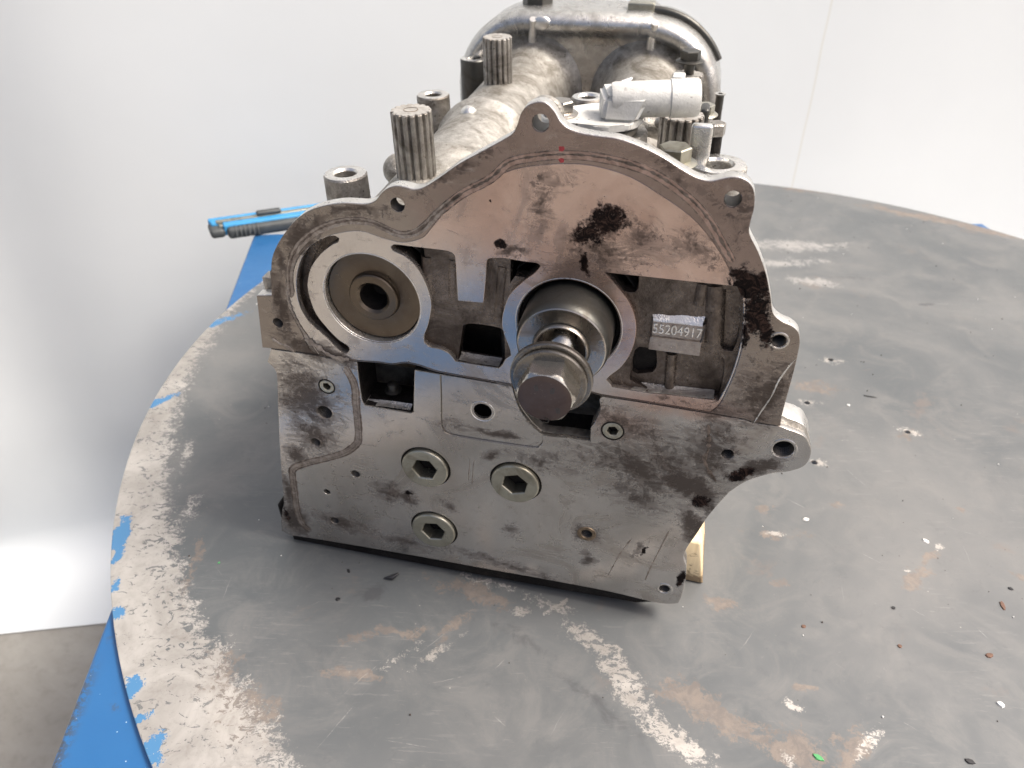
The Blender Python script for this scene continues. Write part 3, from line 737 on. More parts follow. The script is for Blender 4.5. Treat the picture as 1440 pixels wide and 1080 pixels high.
PL = [(one([(134.9,109.5)]), 1), (one([(203.8,108.1)]), 1), (one([(136.2,43.0)]), 1)]
PLR = 18.4
hexs = [(one([(66.4,174.1)]), 5.6), (one([(271.1,168.7)]), 7.0)]
holes = [circ(BH[k][0], BH[k][1], 30) for k in BH if k != 'pan'] + [circ(c, PLR + .9, 60) for c, _ in PL] + [circ(c, r + .25, 40) for c, r in hexs] + [recess]
block = plate('head_block_face', block_out, holes, 0, 4, MACH, head, .45)
block_i = plate('head_block_inner', [(p[0] * .999 + .15, p[1] * .999 + .1) for p in block_out], holes, 4, 12, BODYD, head, .05)
plate('opening_shade', grow(openA, 1.03), [grow(openA, .985)], .9, 12, DARK, head, 0)  # black lining added to paint the shade inside the opening
rin = [(p[0], p[1]) for p in recess]
pan = plate('recessed_panel', [(p[0] + (.15 if p[0] < 200 else -.15), p[1] + (.15 if p[1] < 160 else -.15)) for p in recess], [circ(BH['pan'][0], BH['pan'][1], 40)], 1.3, 3.9, MACH, head, .3)
back_out = smooth_poly([(31.0,183.6),(4.6,50.0),(4.4,11.7),(226.9,11.2),(321.5,8.9),(328.5,44.2),(338.7,106.9),(353.4,137.2),(374.6,160.5),(369.4,189.4),(333.4,192.5),(263.3,195.7),(262.0,183.3),(256.7,155.7),(223.6,154.6),(207.9,172.6),(200.8,194.9),(202.7,195.1),(152.5,197.8),(135.4,198.3),(131.2,160.5),(91.3,160.4),(92.7,199.2),(62.6,199.7)])
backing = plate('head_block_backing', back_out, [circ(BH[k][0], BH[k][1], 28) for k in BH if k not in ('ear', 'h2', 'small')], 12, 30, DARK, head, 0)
bm = bmesh.new()
box_bm(bm, (14, 30, 2), (322, 480, 150))
box_bm(bm, (14, 45, 150), (322, 480, 168))
bm_obj('head_block_body', bm, BODYD, head)
plate('under_head_shade', [(3, -4.2), (3, .8), (150, .8), (308, 1.6), (316, -2), (300, -7.5), (240, -8), (150, -7.5)], [], 3.5, 60, DARK, head, 0)  # black strip added below the face to stand for its contact shadow
bm = bmesh.new()
q0, q1 = [(-4.6,37.5),(-3.5,5.7)]
box_bm(bm, (q0[0], 3, q1[1]), (q1[0] + 3, 22, q0[1]), 2.5)
bm_obj('casting_nub', bm, DARK, head, 40)
# ear boss of the block, thick and bright on top
earp = smooth_poly([(369.4,189.4),(380.3,188.1),(386.0,186.5),(390.7,183.9),(394.3,178.4),(396.0,174.2),(396.0,167.0),(393.5,160.4),(386.5,155.3),(376.2,151.4)])
plate('ear_boss', earp, [circ(BH['ear'][0], BH['ear'][1] + .1, 30)], 12, 30, RIMAL, head, 1.2, 3)

# liners: threads inside the bored holes
def thread(c, r, w0, w1, mat=THREAD, pitch=1.1, bottom=True):
    prof = []
    w = w0
    while w < w1:
        prof += [(r, w), (r - .55, w + pitch / 2)]
        w += pitch
    prof.append((r, w))
    o_ = lathe('hole_bottom', [(r - .3, w1 - 2), (0, w1 + 1)], (c[0], 0, c[1]), INTO, DARK, head, 20) if bottom else None
    return lathe('thread', prof, (c[0], 0, c[1]), INTO, mat, head, 28, 25)

for k, (c, r) in BH.items():
    if k == 'pan':
        continue
    if k == 'h2':
        lathe('blind_hole', [(r + .1, .6), (r, 9), (0, 10)], (c[0], 0, c[1]), INTO, DARK, head, 24)
    else:
        thread(c, r + .12, .7, 11 if k in ('ear', 'small') else 26)
for i in (3, 4):
    thread(lug_holes[i][0], lug_holes[i][1] + .15, .7, 11)
thread(lug_holes[2][0], lug_holes[2][1] + .15, .7, 9.4, bottom=False)
# chamfered seats round some holes
for k, rr_ in (('ear', 8.6), ('corner', 6.4), ('th2', 5.6), ('th1', 7.0), ('small', 5.0)):
    c, r = BH[k]
    lathe('hole_seat', [(rr_, .05), (rr_ - .5, -.35), (r + .9, -.35), (r + .1, .5)], (c[0], 0, c[1]), INTO, MACH, head, 36)
for i, rr_ in ((0, 0), (1, 0), (4, 6.0)):
    if rr_:
        c, r = lug_holes[i]
        lathe('hole_seat', [(rr_, .05), (rr_ - .4, -.3), (r + .8, -.3), (r + .1, .5)], (c[0], 0, c[1]), INTO, MACH, head, 36)
c, r = BH['alum']
for i in (0, 1):
    c, r = lug_holes[i]
    lathe('lug_bore', [(r + .35, .2), (r + .05, .6), (r + .05, 15)], (c[0], 0, c[1]), INTO, THREAD, head, 32)
c, r = BH['alum']
lathe('sealing_ring', [(7.2, .05), (6.9, -.5), (r + .5, -.5), (r + .1, .4)], (c[0], 0, c[1]), INTO, COPPER, head, 36)
c, r = BH['pan']
lathe('hole_chamfer', [(r + 2.4, 1.25), (r + 2.1, .9), (r + .1, 2.9), (r, 3.2)], (c[0], 0, c[1]), INTO, RIMAL, head, 44)

# hexagon socket plugs
for i, (c, _) in enumerate(PL):
    ph = (.06, .3, .16)[i]
    pl = plate('socket_plug', circ(c, PLR - .5, 64), [hexa(c, 9.7, ph)], -3.0, 9.0, ZINC, head, 1.3, 4, 40)
    lathe('plug_gasket', [(PLR + 1.0, .25), (PLR + .9, .6), (PLR - .8, .9), (PLR - .8, .3)], (c[0], 0, c[1]), INTO, DARK, pl, 48)
    lathe('socket_floor', [(0, 9.6), (6, 9.4), (10.4, 8.8)], (c[0], 0, c[1]), INTO, DARK, pl, 24)
for c, r in hexs:
    pl = plate('small_socket_plug', circ(c, r, 44), [hexa(c, r * .56, .2)], -.3, 5.0, ZINC, head, .7, 3, 40)
    lathe('plug_gasket', [(r + 1.0, .05), (r + .8, -.35), (r + .05, -.3), (r + .05, .5)], (c[0], 0, c[1]), INTO, DARK, pl, 40)
    lathe('socket_floor', [(0, 5.4), (r * .7, 4.9)], (c[0], 0, c[1]), INTO, DARK, pl, 24)

# sealant beads and grooves
g1 = [(83.4,193.7),(88.3,179.0),(86.9,159.3),(84.5,130.9),(80.5,121.4),(66.6,109.5),(35.9,94.5),(22.7,86.0),(19.9,75.8),(17.9,55.5),(16.3,36.8),(17.7,23.0),(23.3,14.6)]
ribbon('sealant_groove', g1, 5.2, 0, SEAL, head, .10, .12)
for d, t in ((-2.7, 1.0), (2.5, 1.2), (.5, .5)):
    ribbon('groove_edge', g1, t, 0, SEALD, head, .22, .6, d)
g2 = [(31.2,210.4),(52.0,245.8),(55.2,266.6),(63.7,282.9),(76.8,294.9),(91.2,302.4),(106.0,306.3),(118.6,305.8),(128.2,302.4),(135.5,299.8),(143.1,301.2),(151.0,306.7),(161.6,317.5),(174.2,328.1)]
g3 = [(161.6,317.5),(174.2,328.1),(191.9,338.7),(202.8,348.6),(217.1,352.9),(233.2,355.2),(250.1,355.3),(270.0,352.3),(285.9,346.6),(302.5,335.9),(314.2,324.6),(323.2,311.8),(330.6,300.7)]
g2 = g2[1:]
ribbon('sealant_band', g2, 4.6, 0, SEAL, head, .05, .1, -1.4)
ribbon('sealant_band', g3, 5.0, 0, SEALP, head, .05, .1, -1.6)
for g in (g2, g3):
    ribbon('groove_edge', g, .55, 0, SEALD, head, .12, .7, .8)
    ribbon('groove_edge', g, 1.5, 0, SEALD, head, .16, .7, -1.2)
ribbon('groove_edge', g3, .45, 0, SEALD, head, .10, .7, -4.0)
ribbon('sealant_line', [(52.6,257.1),(50.7,241.2),(53.9,227.0),(57.8,217.2),(62.1,208.8),(65.3,201.9)], 1.6, 0, SEAL, head, .2, .5)
ribbon('sealant_smear', [(57.0,213.0),(65.0,208.4),(72.1,202.8),(79.7,199.8),(87.9,200.9)], 5.0, 0, SEAL, head, .5, .7)
ribbon('sealant_smear', [(31.2,210.4),(36.5,207.0),(41.3,205.2),(46.5,200.9)], 2.6, 0, SEAL, head, .4, .7)
ribbon('scribed_line', [(373.6,241.3),(370.7,234.6),(367.4,224.8),(365.3,212.8),(361.9,201.9),(358.5,190.6)], .9, 0, RIMAL, head, .35, .3)
ribbon('scribed_line', [(169.6,125.3),(169.6,117.6),(168.5,111.2),(168.0,102.8)], .7, 0, SEAL, head, .1, .5)
ribbon('scribed_line', [(173.5,125.0),(172.4,118.2),(171.3,108.7),(170.3,97.9)], .7, 0, SEAL, head, .1, .5)
ribbon('sealant_line', [(331.4,184.8),(334.0,165.2),(332.8,154.6),(338.2,143.2),(342.9,136.9)], 2.2, 0, SEALD, head, .12, .7)
ribbon('scribed_line', [(317.0,82.7),(313.1,64.9),(307.9,41.6),(304.9,24.8)], 1.2, 0, SEAL, head, .15, .5)
ribbon('scribed_line', [(291.1,68.2),(283.6,49.0),(276.1,21.9)], 1.0, 0, SEAL, head, .1, .6)

# red paint dabs
for L in ([(231.1,358.1),(233.8,358.3),(234.2,356.8),(233.1,355.5),(231.2,355.8)], [(230.9,351.1),(232.4,352.0),(234.0,351.7),(234.0,349.8),(232.1,349.3)]):
    plate('red_paint_dab', L, [], -.15, .3, RED, head, 0)

# ------------------------------------------------ left camshaft plug
lathe('cam_plug_disc', [(16.6, 5.5), (17.4, 7.0), (23, 7.2), (29, 6.4), (31.4, 6.0), (32.0, 6.8), (32.0, 12)], (BL[0], 0, BL[1]), INTO, BRONZE, head, 72)
cp = lathe('cam_plug_boss', [(16.6, 7.2), (16.6, 3.6), (15.8, 2.8), (11.4, 2.6), (9.6, 4.4)], (BL[0], 0, BL[1]), INTO, BRONZE, head, 56)
lathe('plug_bore', [(9.6, 4.4), (9.3, 9), (5.5, 18), (0, 19)], (BL[0], 0, BL[1]), INTO, DARK, cp, 40)
lathe('bore_chamfer', [(33.6, .5), (33.3, .35), (32.4, 1.6), (32.4, 8)], (BL[0], 0, BL[1]), INTO, RIMAL, head, 72)

# ------------------------------------------------ right camshaft: seal, hub, washer and bolt
lathe('bore_chamfer', [(33.4, .5), (33.1, .35), (31.9, 1.5), (31.9, 10)], (BR[0], 0, BR[1]), INTO, RIMAL, head, 72)
lathe('oil_seal', [(31.8, 4.0), (31.0, 3.4), (30.6, 5.5), (29.4, 6), (29.2, 12)], (BR[0], 0, BR[1]), INTO, DARK, head, 72)
lathe('camshaft_hub', [(28.6, 20), (28.6, -16), (28.2, -19), (27.2, -22.6), (26.2, -23.6), (18.2, -23.8), (16.7, -24.2)], (BR[0], 0, BR[1]), INTO, STEELD, head, 80)
lathe('hub_face', [(26.6, -23.4), (25.9, -24.0), (20, -24.0), (16.6, -24.0), (16.2, -26.2), (15.7, -26.8), (14.9, -26.6), (13.6, -22), (13.0, -5), (0, -4)], (BR[0], 0, BR[1]), INTO, STEELH, head, 80)
bolt = empty('camshaft_bolt')
bolt.parent = head
o3 = (BR[0], 0, BR[1])
prof = []
w = -4.0
while w > -50:
    prof += [(7.4, w), (6.7, w - .75)]
    w -= 1.5
lathe('threaded_shank', prof, o3, INTO, STEELB, bolt, 32, 25)
lathe('washer', [(8, -52.5), (22.4, -52.5), (23.5, -53.2), (23.5, -55.6), (22.8, -56.4), (20.8, -56.6), (8, -56.6)], o3, INTO, STEELW, bolt, 72)
lathe('bolt_flange', [(8, -56.7), (20.0, -56.7), (20.9, -57.4), (20.9, -58.6), (20.2, -59.4), (17.5, -60.0), (8, -60.2)], o3, INTO, STEELW, bolt, 72)
bm = bmesh.new()
hp = hexa((0, 0), 17.4, radians(60 + 2))
nseg = 10
rings = []
for (h, lim) in ((-59.9, 99), (-70.5, 99), (-72.2, 16.7), (-73.4, 15.6), (-74.0, 14.9)):
    ring = []
    for k in range(6):
        a = Vector(hp[k]); b = Vector(hp[(k + 1) % 6])
        for j in range(nseg):
            p = a.lerp(b, j / nseg)
            if p.length > lim:
                p = p * (lim / p.length)
            ring.append(bm.verts.new(((BR[0] + p.x) / 1000, h / 1000, (BR[1] + p.y) / 1000)))
    rings.append(ring)
for A, B in zip(rings[:-1], rings[1:]):
    n = len(A)
    for k in range(n):
        bm.faces.new((A[k], A[(k + 1) % n], B[(k + 1) % n], B[k]))
bm_obj('hex_head', bm, STEELB, bolt, 25)
lathe('head_face', [(0, -74.4), (11, -74.35), (14.0, -74.2), (15.0, -73.9)], o3, INTO, STEELF, bolt, 60, 60)

def text_part(name, s, org, size, ux, uz, mat, parent, thick=.35, xs=1.0):
    cu = bpy.data.curves.new(name, 'FONT')
    cu.body = s
    cu.size = size
    cu.extrude = thick
    cu.align_x = 'CENTER'
    cu.align_y = 'CENTER'
    o = bpy.data.objects.new("tmp", cu)
    COL.objects.link(o)
    dg = bpy.context.evaluated_depsgraph_get()
    dg.update()
    me = bpy.data.meshes.new_from_object(o.evaluated_get(dg))
    bpy.data.objects.remove(o)
    bpy.data.curves.remove(cu)
    ux = Vector(ux).normalized()
    uz = Vector(uz).normalized()
    nn_ = ux.cross(uz)
    for v in me.vertices:
        q = Vector(org) + ux * v.co.x * xs + uz * v.co.y + nn_ * v.co.z
        v.co = q / 1000
    return finish(name, me, mat, parent)

for (s, p, a) in (('8', [(234.5,252.9)][0], 10), ('8', [(243.3,252.3)][0], -15), ('8', [(246.5,239.8)][0], 190), ('C', [(240.2,231.9)][0], 175)):
    text_part('stamped_mark', s, (p[0], -74.35, p[1]), 5.2, (cos(radians(a)), 0, sin(radians(a))), (-sin(radians(a)), 0, cos(radians(a))), STEELD, bolt, .16)

# ------------------------------------------------ casting number boss in the right pocket
np_ = [(288.7,259.4),(320.3,263.3),(319.2,246.0),(319.5,236.3),(317.8,234.4),(288.7,236.0),(289.1,245.5)]
pad = smooth_poly([(289.7,256.9),(318.8,256.5),(318.9,246.2),(289.4,246.0)], 20)
bm = bmesh.new()
tl, tr, brr, bll = [(289.9,256.4),(318.7,256.2),(319.0,245.0),(289.4,245.4)]
tl0, tr0 = [(288.5,257.3),(320.4,261.2)]
s1, s2, s3, s4 = [(289.3,245.9),(319.3,245.7),(319.3,235.3),(288.7,236.2)]
def V3(p, w):
    return bm.verts.new((p[0] / 1000, w / 1000, p[1] / 1000))
a0, b0 = V3((tl0[0], tl0[1] + .3), 5.2), V3((tr0[0], tr0[1] + .3), 5.2)
a1, b1 = V3(tl, 1.5), V3(tr, 1.5)
a2, b2 = V3(bll, 1.5), V3(brr, 1.5)
a3, b3 = V3(s1, .5), V3(s2, .5)
a4, b4 = V3(s4, .5), V3(s3, .5)
a5, b5 = V3(s4, 6), V3(s3, 6)
a6, b6 = V3((s1[0] - 1.0, s1[1]), 5.4), V3((s2[0] + 1.5, s2[1]), 5.4)
a7, b7 = V3((tl[0] - 1.0, tl[1]), 5.4), V3((tr[0] + 2.5, tr[1]), 5.4)
for f in ((a1, b1, b2, a2), (a2, b2, b3, a3), (a3, b3, b4, a4), (a4, b4, b5, a5), (a3, a4, a5, a6), (b3, b6, b5, b4), (a1, a2, a3, a6, a7), (b1, b7, b6, b3, b2), ):
    bm.faces.new(f)
NUMP = cast("number_pad_cast", (.30, .27, .25), (.42, .38, .35), (.16, .12, .10), .38, .85, .35, .35)
bmesh.ops.recalc_face_normals(bm, faces=bm.faces)
bmesh.ops.bevel(bm, geom=[e for e in bm.edges if not e.is_boundary], offset=.00035, segments=2, affect='EDGES')
pad = bm_obj('number_pad', bm, NUMP, head, 30)
bm = bmesh.new()
q = [[V3((tl[0] + (tr[0] - tl[0]) * i / 12, tl[1] + (tr[1] - tl[1]) * i / 12 - .3), 1.3), V3((tl[0] + (tr[0] - tl[0]) * i / 12 - .2, tl[1] + (tr[1] - tl[1]) * i / 12 + 1.2), 1.9),
      V3((tl0[0] + (tr0[0] - tl0[0]) * i / 12, tl0[1] + (tr0[1] - tl0[1]) * i / 12 + 2.0 + .6 * sin(i * 1.1)), 7.5)] for i in range(13)]
for i in range(12):
    for j in range(2):
        bm.faces.new((q[i][j], q[i + 1][j], q[i + 1][j + 1], q[i][j + 1]))
bm_obj('pad_bevel', bm, cast("skylit_bevel_casting", (.70, .68, .65), (.82, .80, .77), (.45, .42, .38), .33, .8, .55, .05), pad, 60)  # pale colour paints the sky's reflection on the bevel
ctr = ((tl[0] + tr[0] + bll[0] + brr[0]) / 4, (tl[1] + tr[1] + bll[1] + brr[1]) / 4)
wid = ((tr[0] - tl[0]) + (brr[0] - bll[0])) / 2
num = text_part('raised_number', "55204917", (ctr[0] + .2, 1.5, ctr[1] + .2), 9.2, (1, 0, -.012), (.0, 0, 1), RIMAL, pad, .75, .80)

# ribs and details in the pockets
def rod(name, a, b, w, r, mat, parent=head, seg=14):
    bm = bmesh.new()
    sweep_bm(bm, [(a[0] / 1000, w / 1000, a[1] / 1000), (b[0] / 1000, w / 1000, b[1] / 1000)], r / 1000, seg)
    return bm_obj(name, bm, mat, parent, 50)
a, b = [(303.0,229.9),(304.2,202.6)]
rod('web_rib', a, b, 9.6, 3.4, FLOOR_C)
a, b = [(315.3,282.2),(314.3,267.7)]
rod('web_rib', a, b, 8.2, 4.6, FLOOR_C)
a, b = [(322.0,281.7),(326.1,243.1)]
rod('web_rib', a, b, 9.4, 6.6, FLOOR_C)
a, b = [(165.5,281.9),(163.7,254.7)]
rod('web_rib', a, b, 8.8, 4.6, FLOOR_C)
a, b = [(149.1,282.3),(147.3,239.5)]
rod('web_rib', a, b, 8.6, 4.8, FLOOR_C)
a, b = [(197.1,280.5),(192.9,241.5)]
rod('web_rib', a, b, 9.2, 5.2, FLOOR_C)
def ledge(L, w0, w1, dz):
    bm = bmesh.new()
    rows = []
    n = 3
    for p in L:
        rows.append([bm.verts.new((p[0] / 1000, (w0 + (w1 - w0) * k / n) / 1000, (p[1] + dz + (1.2 if k == n else 0) + random.uniform(-.12, .12)) / 1000)) for k in range(n + 1)])
    for A, B in zip(rows[:-1], rows[1:]):
        for k in range(n):
            bm.faces.new((A[k], A[k + 1], B[k + 1], B[k]))
    return bm_obj('pocket_ledge', bm, SPARK, head, 60)
SPARK = cast("lit_ledge_casting", (.62, .60, .57), (.80, .78, .75), (.20, .17, .15), .34, .8, .9, .3)  # pale tone paints the light that the ledges catch from above
def lerp_pts(L, n=8):
    out = []
    for i in range(len(L) - 1):
        for k in range(n):
            out.append((L[i][0] + (L[i+1][0] - L[i][0]) * k / n, L[i][1] + (L[i+1][1] - L[i][1]) * k / n))
    return out + [L[-1]]
ledge(lerp_pts([(269.3,203.8),(291.0,203.1),(313.1,203.7),(332.2,204.0)]), 1.0, 9.3, .35)
ledge(lerp_pts([(93.5,160.5),(108.3,161.4),(127.5,161.2)]), 1.0, 7, .5)
ledge(lerp_pts([(166.4,210.4),(180.5,209.3),(193.9,209.0)]), 1.0, 9.3, .4)
# valve bits glimpsed in the black opening
lathe('valve_spring_seat', [(0, 0), (6, 0), (6.4, 1), (4, 2.2), (4, 7), (2.5, 8), (0, 8)], (one([(110.0,165.2)])[0], 16, one([(110.0,165.2)])[1]), UP, STEELD, head, 24)

# ------------------------------------------------ top of the carrier
bm = bmesh.new()
box_bm(bm, (26, 40.2, 168.2), (318, 478, 226), 3)
bm_obj('carrier_deck', bm, VALLEY, head, 40)
for c, nm in ((BL, 'camshaft_tube'), (BR, 'camshaft_tube')):
    prof = [(46, 9.6), (45, 24), (43, 45), (42, 70), (42, 150), (42.6, 158), (45, 166), (45, 172), (42.6, 180), (42, 190), (42, 268), (43, 274), (46.5, 282), (46.5, 289), (43, 297), (42, 305), (42, 420), (43, 440), (45, 456), (49, 470), (55, 481), (60, 486)]
    lathe(nm, prof, (c[0], 0, c[1]), INTO, BODY, head, 72, 60)
# saddles joining tubes and deck
for c, sg in ((BL, -1), (BR, 1)):
    bm = bmesh.new()
    box_bm(bm, (c[0] - 50 if sg > 0 else c[0] - 62, 20, 190), (c[0] + 62 if sg > 0 else c[0] + 50, 474, 246), 8)
    bm_obj('carrier_shoulder', bm, BODYD, head, 50)

CAPM = cast('pale_post_top', (.42, .40, .37), (.58, .56, .52), (.2, .17, .13), .5, .6, .4, .2)  # post tops paler than their sides
def spline_post(u, w, v0, v1, r, n=16):
    bm = bmesh.new()
    P = []
    for k in range(n):
        a = 2 * pi * k / n
        for da, rr in ((-.5, .845), (-.40, .88), (-.27, .985), (-.1, 1.0), (.1, 1.0), (.27, .985), (.40, .88)):
            P.append((r * rr * cos(a + da * 2 * pi / n * 1.0), r * rr * sin(a + da * 2 * pi / n)))
    prism_bm(bm, P, (u, w, 0), UP, (1, 0, 0), v0, v1, .5)
    o = bm_obj('splined_post', bm, BODYD, head)
    cap = [(u + x * .97, w + y * .97) for x, y in P]
    bm = bmesh.new()
    prism_bm(bm, cap, (0, 0, 0), UP, (1, 0, 0), v1 + .02, v1 + .3)
    bm_obj('post_top', bm, CAPM, o)
    lathe('post_bore', [(r * .33, v1 + .55), (r * .36, v1 + .5), (r * .30, v1 - .5), (r * .28, v1 - 6), (0, v1 - 6.2)], (u, w, 0), UP, COPPER, o, 24)
    lathe('post_foot', [(r * 1.28, v0 - 1), (r * 1.12, v0 + 1.6), (r * 1.0, v0 + 4.5)], (u, w, 0), UP, BODY, o, 36, 60)
    return o
def boss(u, w, v0, v1, r, ri, mat=BODYD, name='screw_boss'):
    o = lathe(name, [(r * 1.05, v0), (r, v1 - 1.2), (r - .9, v1), (ri + 1.4, v1), (ri, v1 - 1.6), (ri, v1 - 16), (0, v1 - 16)], (u, w, 0), UP, mat, head, 44)
    lathe('boss_rim', [(r - .8, v1 + .1), (r - 1.2, v1 + .3), (ri + 1.5, v1 + .3), (ri + .2, v1 - 1.4)], (u, w, 0), UP, RIMAL, o, 44)
    return o
spline_post(107, 112, 286, 337, 14.4, 16)
spline_post(107, 356, 286, 332, 14.0, 16)
spline_post(291, 108, 226, 345, 14.0, 16)
spline_post(287, 352, 226, 307, 14.0, 16)
boss(50, 113, 226, 287.5, 16.2, 8.0)
boss(50, 324, 226, 285.5, 15.8, 7.6)
boss(50, 470, 226, 284, 15.0, 7.0, STEELD)
# little domes and gussets on the left tube
bm = bmesh.new()
bmesh.ops.create_uvsphere(bm, u_segments=24, v_segments=14, radius=.013, matrix=Matrix.Translation((.072, .165, .272)))
bm_obj('cast_dome', bm, BODY, head, 80)
bm = bmesh.new()
bmesh.ops.create_uvsphere(bm, u_segments=24, v_segments=14, radius=.008, matrix=Matrix.Translation((.104, .262, .288)))
bm_obj('cast_dome', bm, RIMAL, head, 80)

# rear cover: a smooth stadium shaped housing
def stadium(r, dz=0, n=22, low=150):
    P = []
    for k in range(n + 1):
        a = pi - k * pi / 2 / n
        P.append((BL[0] + r * cos(a), BL[1] + r * sin(a)))
    for k in range(n + 1):
        a = pi / 2 - k * pi / 2 / n
        P.append((BR[0] + r * cos(a), BR[1] + r * sin(a) + 3 * (k < 1)))
    P += [(BR[0] + r, low), (BL[0] - r, low)]
    return P
bm = bmesh.new()
prev = None
for (r, w, lo) in ((80, 560, 150), (82, 545, 150), (82.5, 486, 150), (81.5, 480, 150), (79.5, 474, 152), (76, 469.5, 154), (71.5, 467.5, 157), (67, 468.5, 161), (63.5, 472, 165), (61, 477, 169), (58.5, 482, 172), (55, 484.5, 176), (48, 485.5, 186)):
    ring = [bm.verts.new((p[0] / 1000, w / 1000, p[1] / 1000)) for p in stadium(r, low=lo)]
    if prev:
        n = len(ring)
        for k in range(n):
            bm.faces.new((prev[k], prev[(k + 1) % n], ring[(k + 1) % n], ring[k]))
    prev = ring
bm.faces.new(prev)
COVER = cast("satin_cast_cover", (.44, .435, .42), (.66, .655, .63), (.15, .145, .135), .28, .85, .35, .18)
bm_obj('rear_cover', bm, COVER, head, 50)
for (u) in (115, 243):
    bm = bmesh.new()
    sweep_bm(bm, [((u - 1) / 1000, .480, .288), (u / 1000, .478, .306), ((u + 2) / 1000, .472, .319), ((u + 3) / 1000, .468, .326)], [.0055, .0048, .0045, .004], 12)
    bm_obj('cover_rib', bm, RIMAL, head, 60)
bm = bmesh.new()
bmesh.ops.create_uvsphere(bm, u_segments=20, v_segments=12, radius=.0085, matrix=Matrix.Translation((.127, .470, .322)) @ Matrix.Diagonal((1.2, .45, .85, 1)))
bm_obj('ejector_pad', bm, RIMAL, head, 80)
# fittings on top of the cover
bm = bmesh.new()
prism_bm(bm, hexa((0, 0), 17), (112, 520, 0), UP, (1, 0, 0), 326, 342, 1)
bm_obj('cover_fitting', bm, STEELD, head, 20)
lathe('cover_fitting_stud', [(6, 342), (6, 352), (0, 352)], (112, 520, 0), UP, BRONZE, head, 24)
bm = bmesh.new()
pts = []
for k in range(15):
    a = radians(96 - k * 5)
    pts.append(((BR[0] + 84 * cos(a)) / 1000, .505, (BR[1] + 85 * sin(a)) / 1000))
sweep_bm(bm, pts, [.004] * 15, 10)
bm_obj('cover_strap', bm, STEELD, head, 50)
bm = bmesh.new()
box_bm(bm, (214, 496, 329), (242, 516, 339), 1.5)
bm_obj('strap_pad', bm, ZINC, head, 40)

def hexbolt(pos, r, mat=ZINC, tilt=(0, 0, 1), washer=True, ph=.2, name='flange_bolt', shank=0):
    o = empty(name)
    o.parent = head
    ax = Vector(tilt).normalized()
    bm = bmesh.new()
    prism_bm(bm, hexa((0, 0), r, ph), pos, ax, ax.orthogonal(), 2.0, 2.0 + r * .85, .7)
    bm_obj('bolt_head', bm, mat, o, 20)
    if washer:
        lathe('bolt_collar', [(r * .6, 0), (r * 1.35, 0), (r * 1.4, .8), (r * 1.2, 1.9), (r * .8, 2.3)], pos, ax, mat, o, 36)
    if shank:
        lathe('bolt_shank', [(r * .5, 1), (r * .5, -shank), (0, -shank)], pos, ax, mat, o, 20)
    return o
hexbolt((one([(287.6,317.8)])[0], 352, one([(287.6,317.8)])[1]), 9.2, STEELD, shank=16, ph=.5)

# cam sensor and its bolt beside the top lug
lathe('sensor_seat', [(25, 240), (25, 346), (24, 347.6), (0, 347.6)], (248, 64, 0), UP, BODY, head, 56)
sens = empty('camshaft_sensor')
sens.parent = head
def prismz(name, poly, v0, v1, mat, bev=1.0):
    bm = bmesh.new()
    prism_bm(bm, poly, (0, 0, 0), UP, (1, 0, 0), v0, v1, 0)
    bmesh.ops.bevel(bm, geom=list(bm.edges), offset=bev / 1000, segments=2, affect='EDGES')
    return bm_obj(name, bm, mat, sens, 35)
fl_poly = smooth_poly([(210, 58), (213, 48), (224, 43), (236, 42), (250, 40), (264, 46), (270, 60), (265, 76), (252, 84), (238, 82), (226, 74), (214, 70)])
prismz('sensor_flange', fl_poly, 353.4, 357.2, SENSM, .7)
prismz('sensor_skirt', [(247 + (p[0] - 247) * .88, 62 + (p[1] - 62) * .90) for p in fl_poly], 347.8, 350.9, BODY, .5)
prismz('sensor_web', [(247 + (p[0] - 247) * .5, 62 + (p[1] - 62) * .5) for p in fl_poly], 351.0, 353.3, DARK, 0.2)
bm = bmesh.new()
box_bm(bm, (252, 42.5, 350.9), (254, 47, 353.4))
bm_obj('flange_rib', bm, SENSM, sens)
bm = bmesh.new()
vs = [bm.verts.new((x / 1000, y / 1000, z / 1000)) for (x, y, z) in ((243, 66, 356.8), (247, 47, 356.8), (267, 47, 356.8), (267, 70, 356.8), (242.5, 68, 373), (248.5, 49, 370.5), (274, 50, 371.5), (274, 72, 375))]
for f in ((0, 1, 2, 3), (4, 7, 6, 5), (0, 4, 5, 1), (1, 5, 6, 2), (2, 6, 7, 3), (3, 7, 4, 0)):
    bm.faces.new([vs[i] for i in f])
bmesh.ops.bevel(bm, geom=list(bm.edges), offset=.0022, segments=3, affect='EDGES')
bm_obj('sensor_body', bm, SENSM, sens, 50)
lathe('sensor_socket', [(0, -14), (9.4, -14), (10.0, -12), (10.0, 19), (10.7, 19.4), (10.7, 33.5), (9.9, 35.6), (8.2, 36), (7.6, 30), (0, 30)], (265, 60, 367.0), (.985, .17, .03), SENSM, sens, 56)
bm = bmesh.new()
box_bm(bm, (284, 64, 375.5), (291, 74, 379.5), .8)
bm_obj('latch_tab', bm, SENSM, sens, 30)
hexbolt((222, 56, 357.3), 7.4, STEELH, ph=.1, name='sensor_bolt')
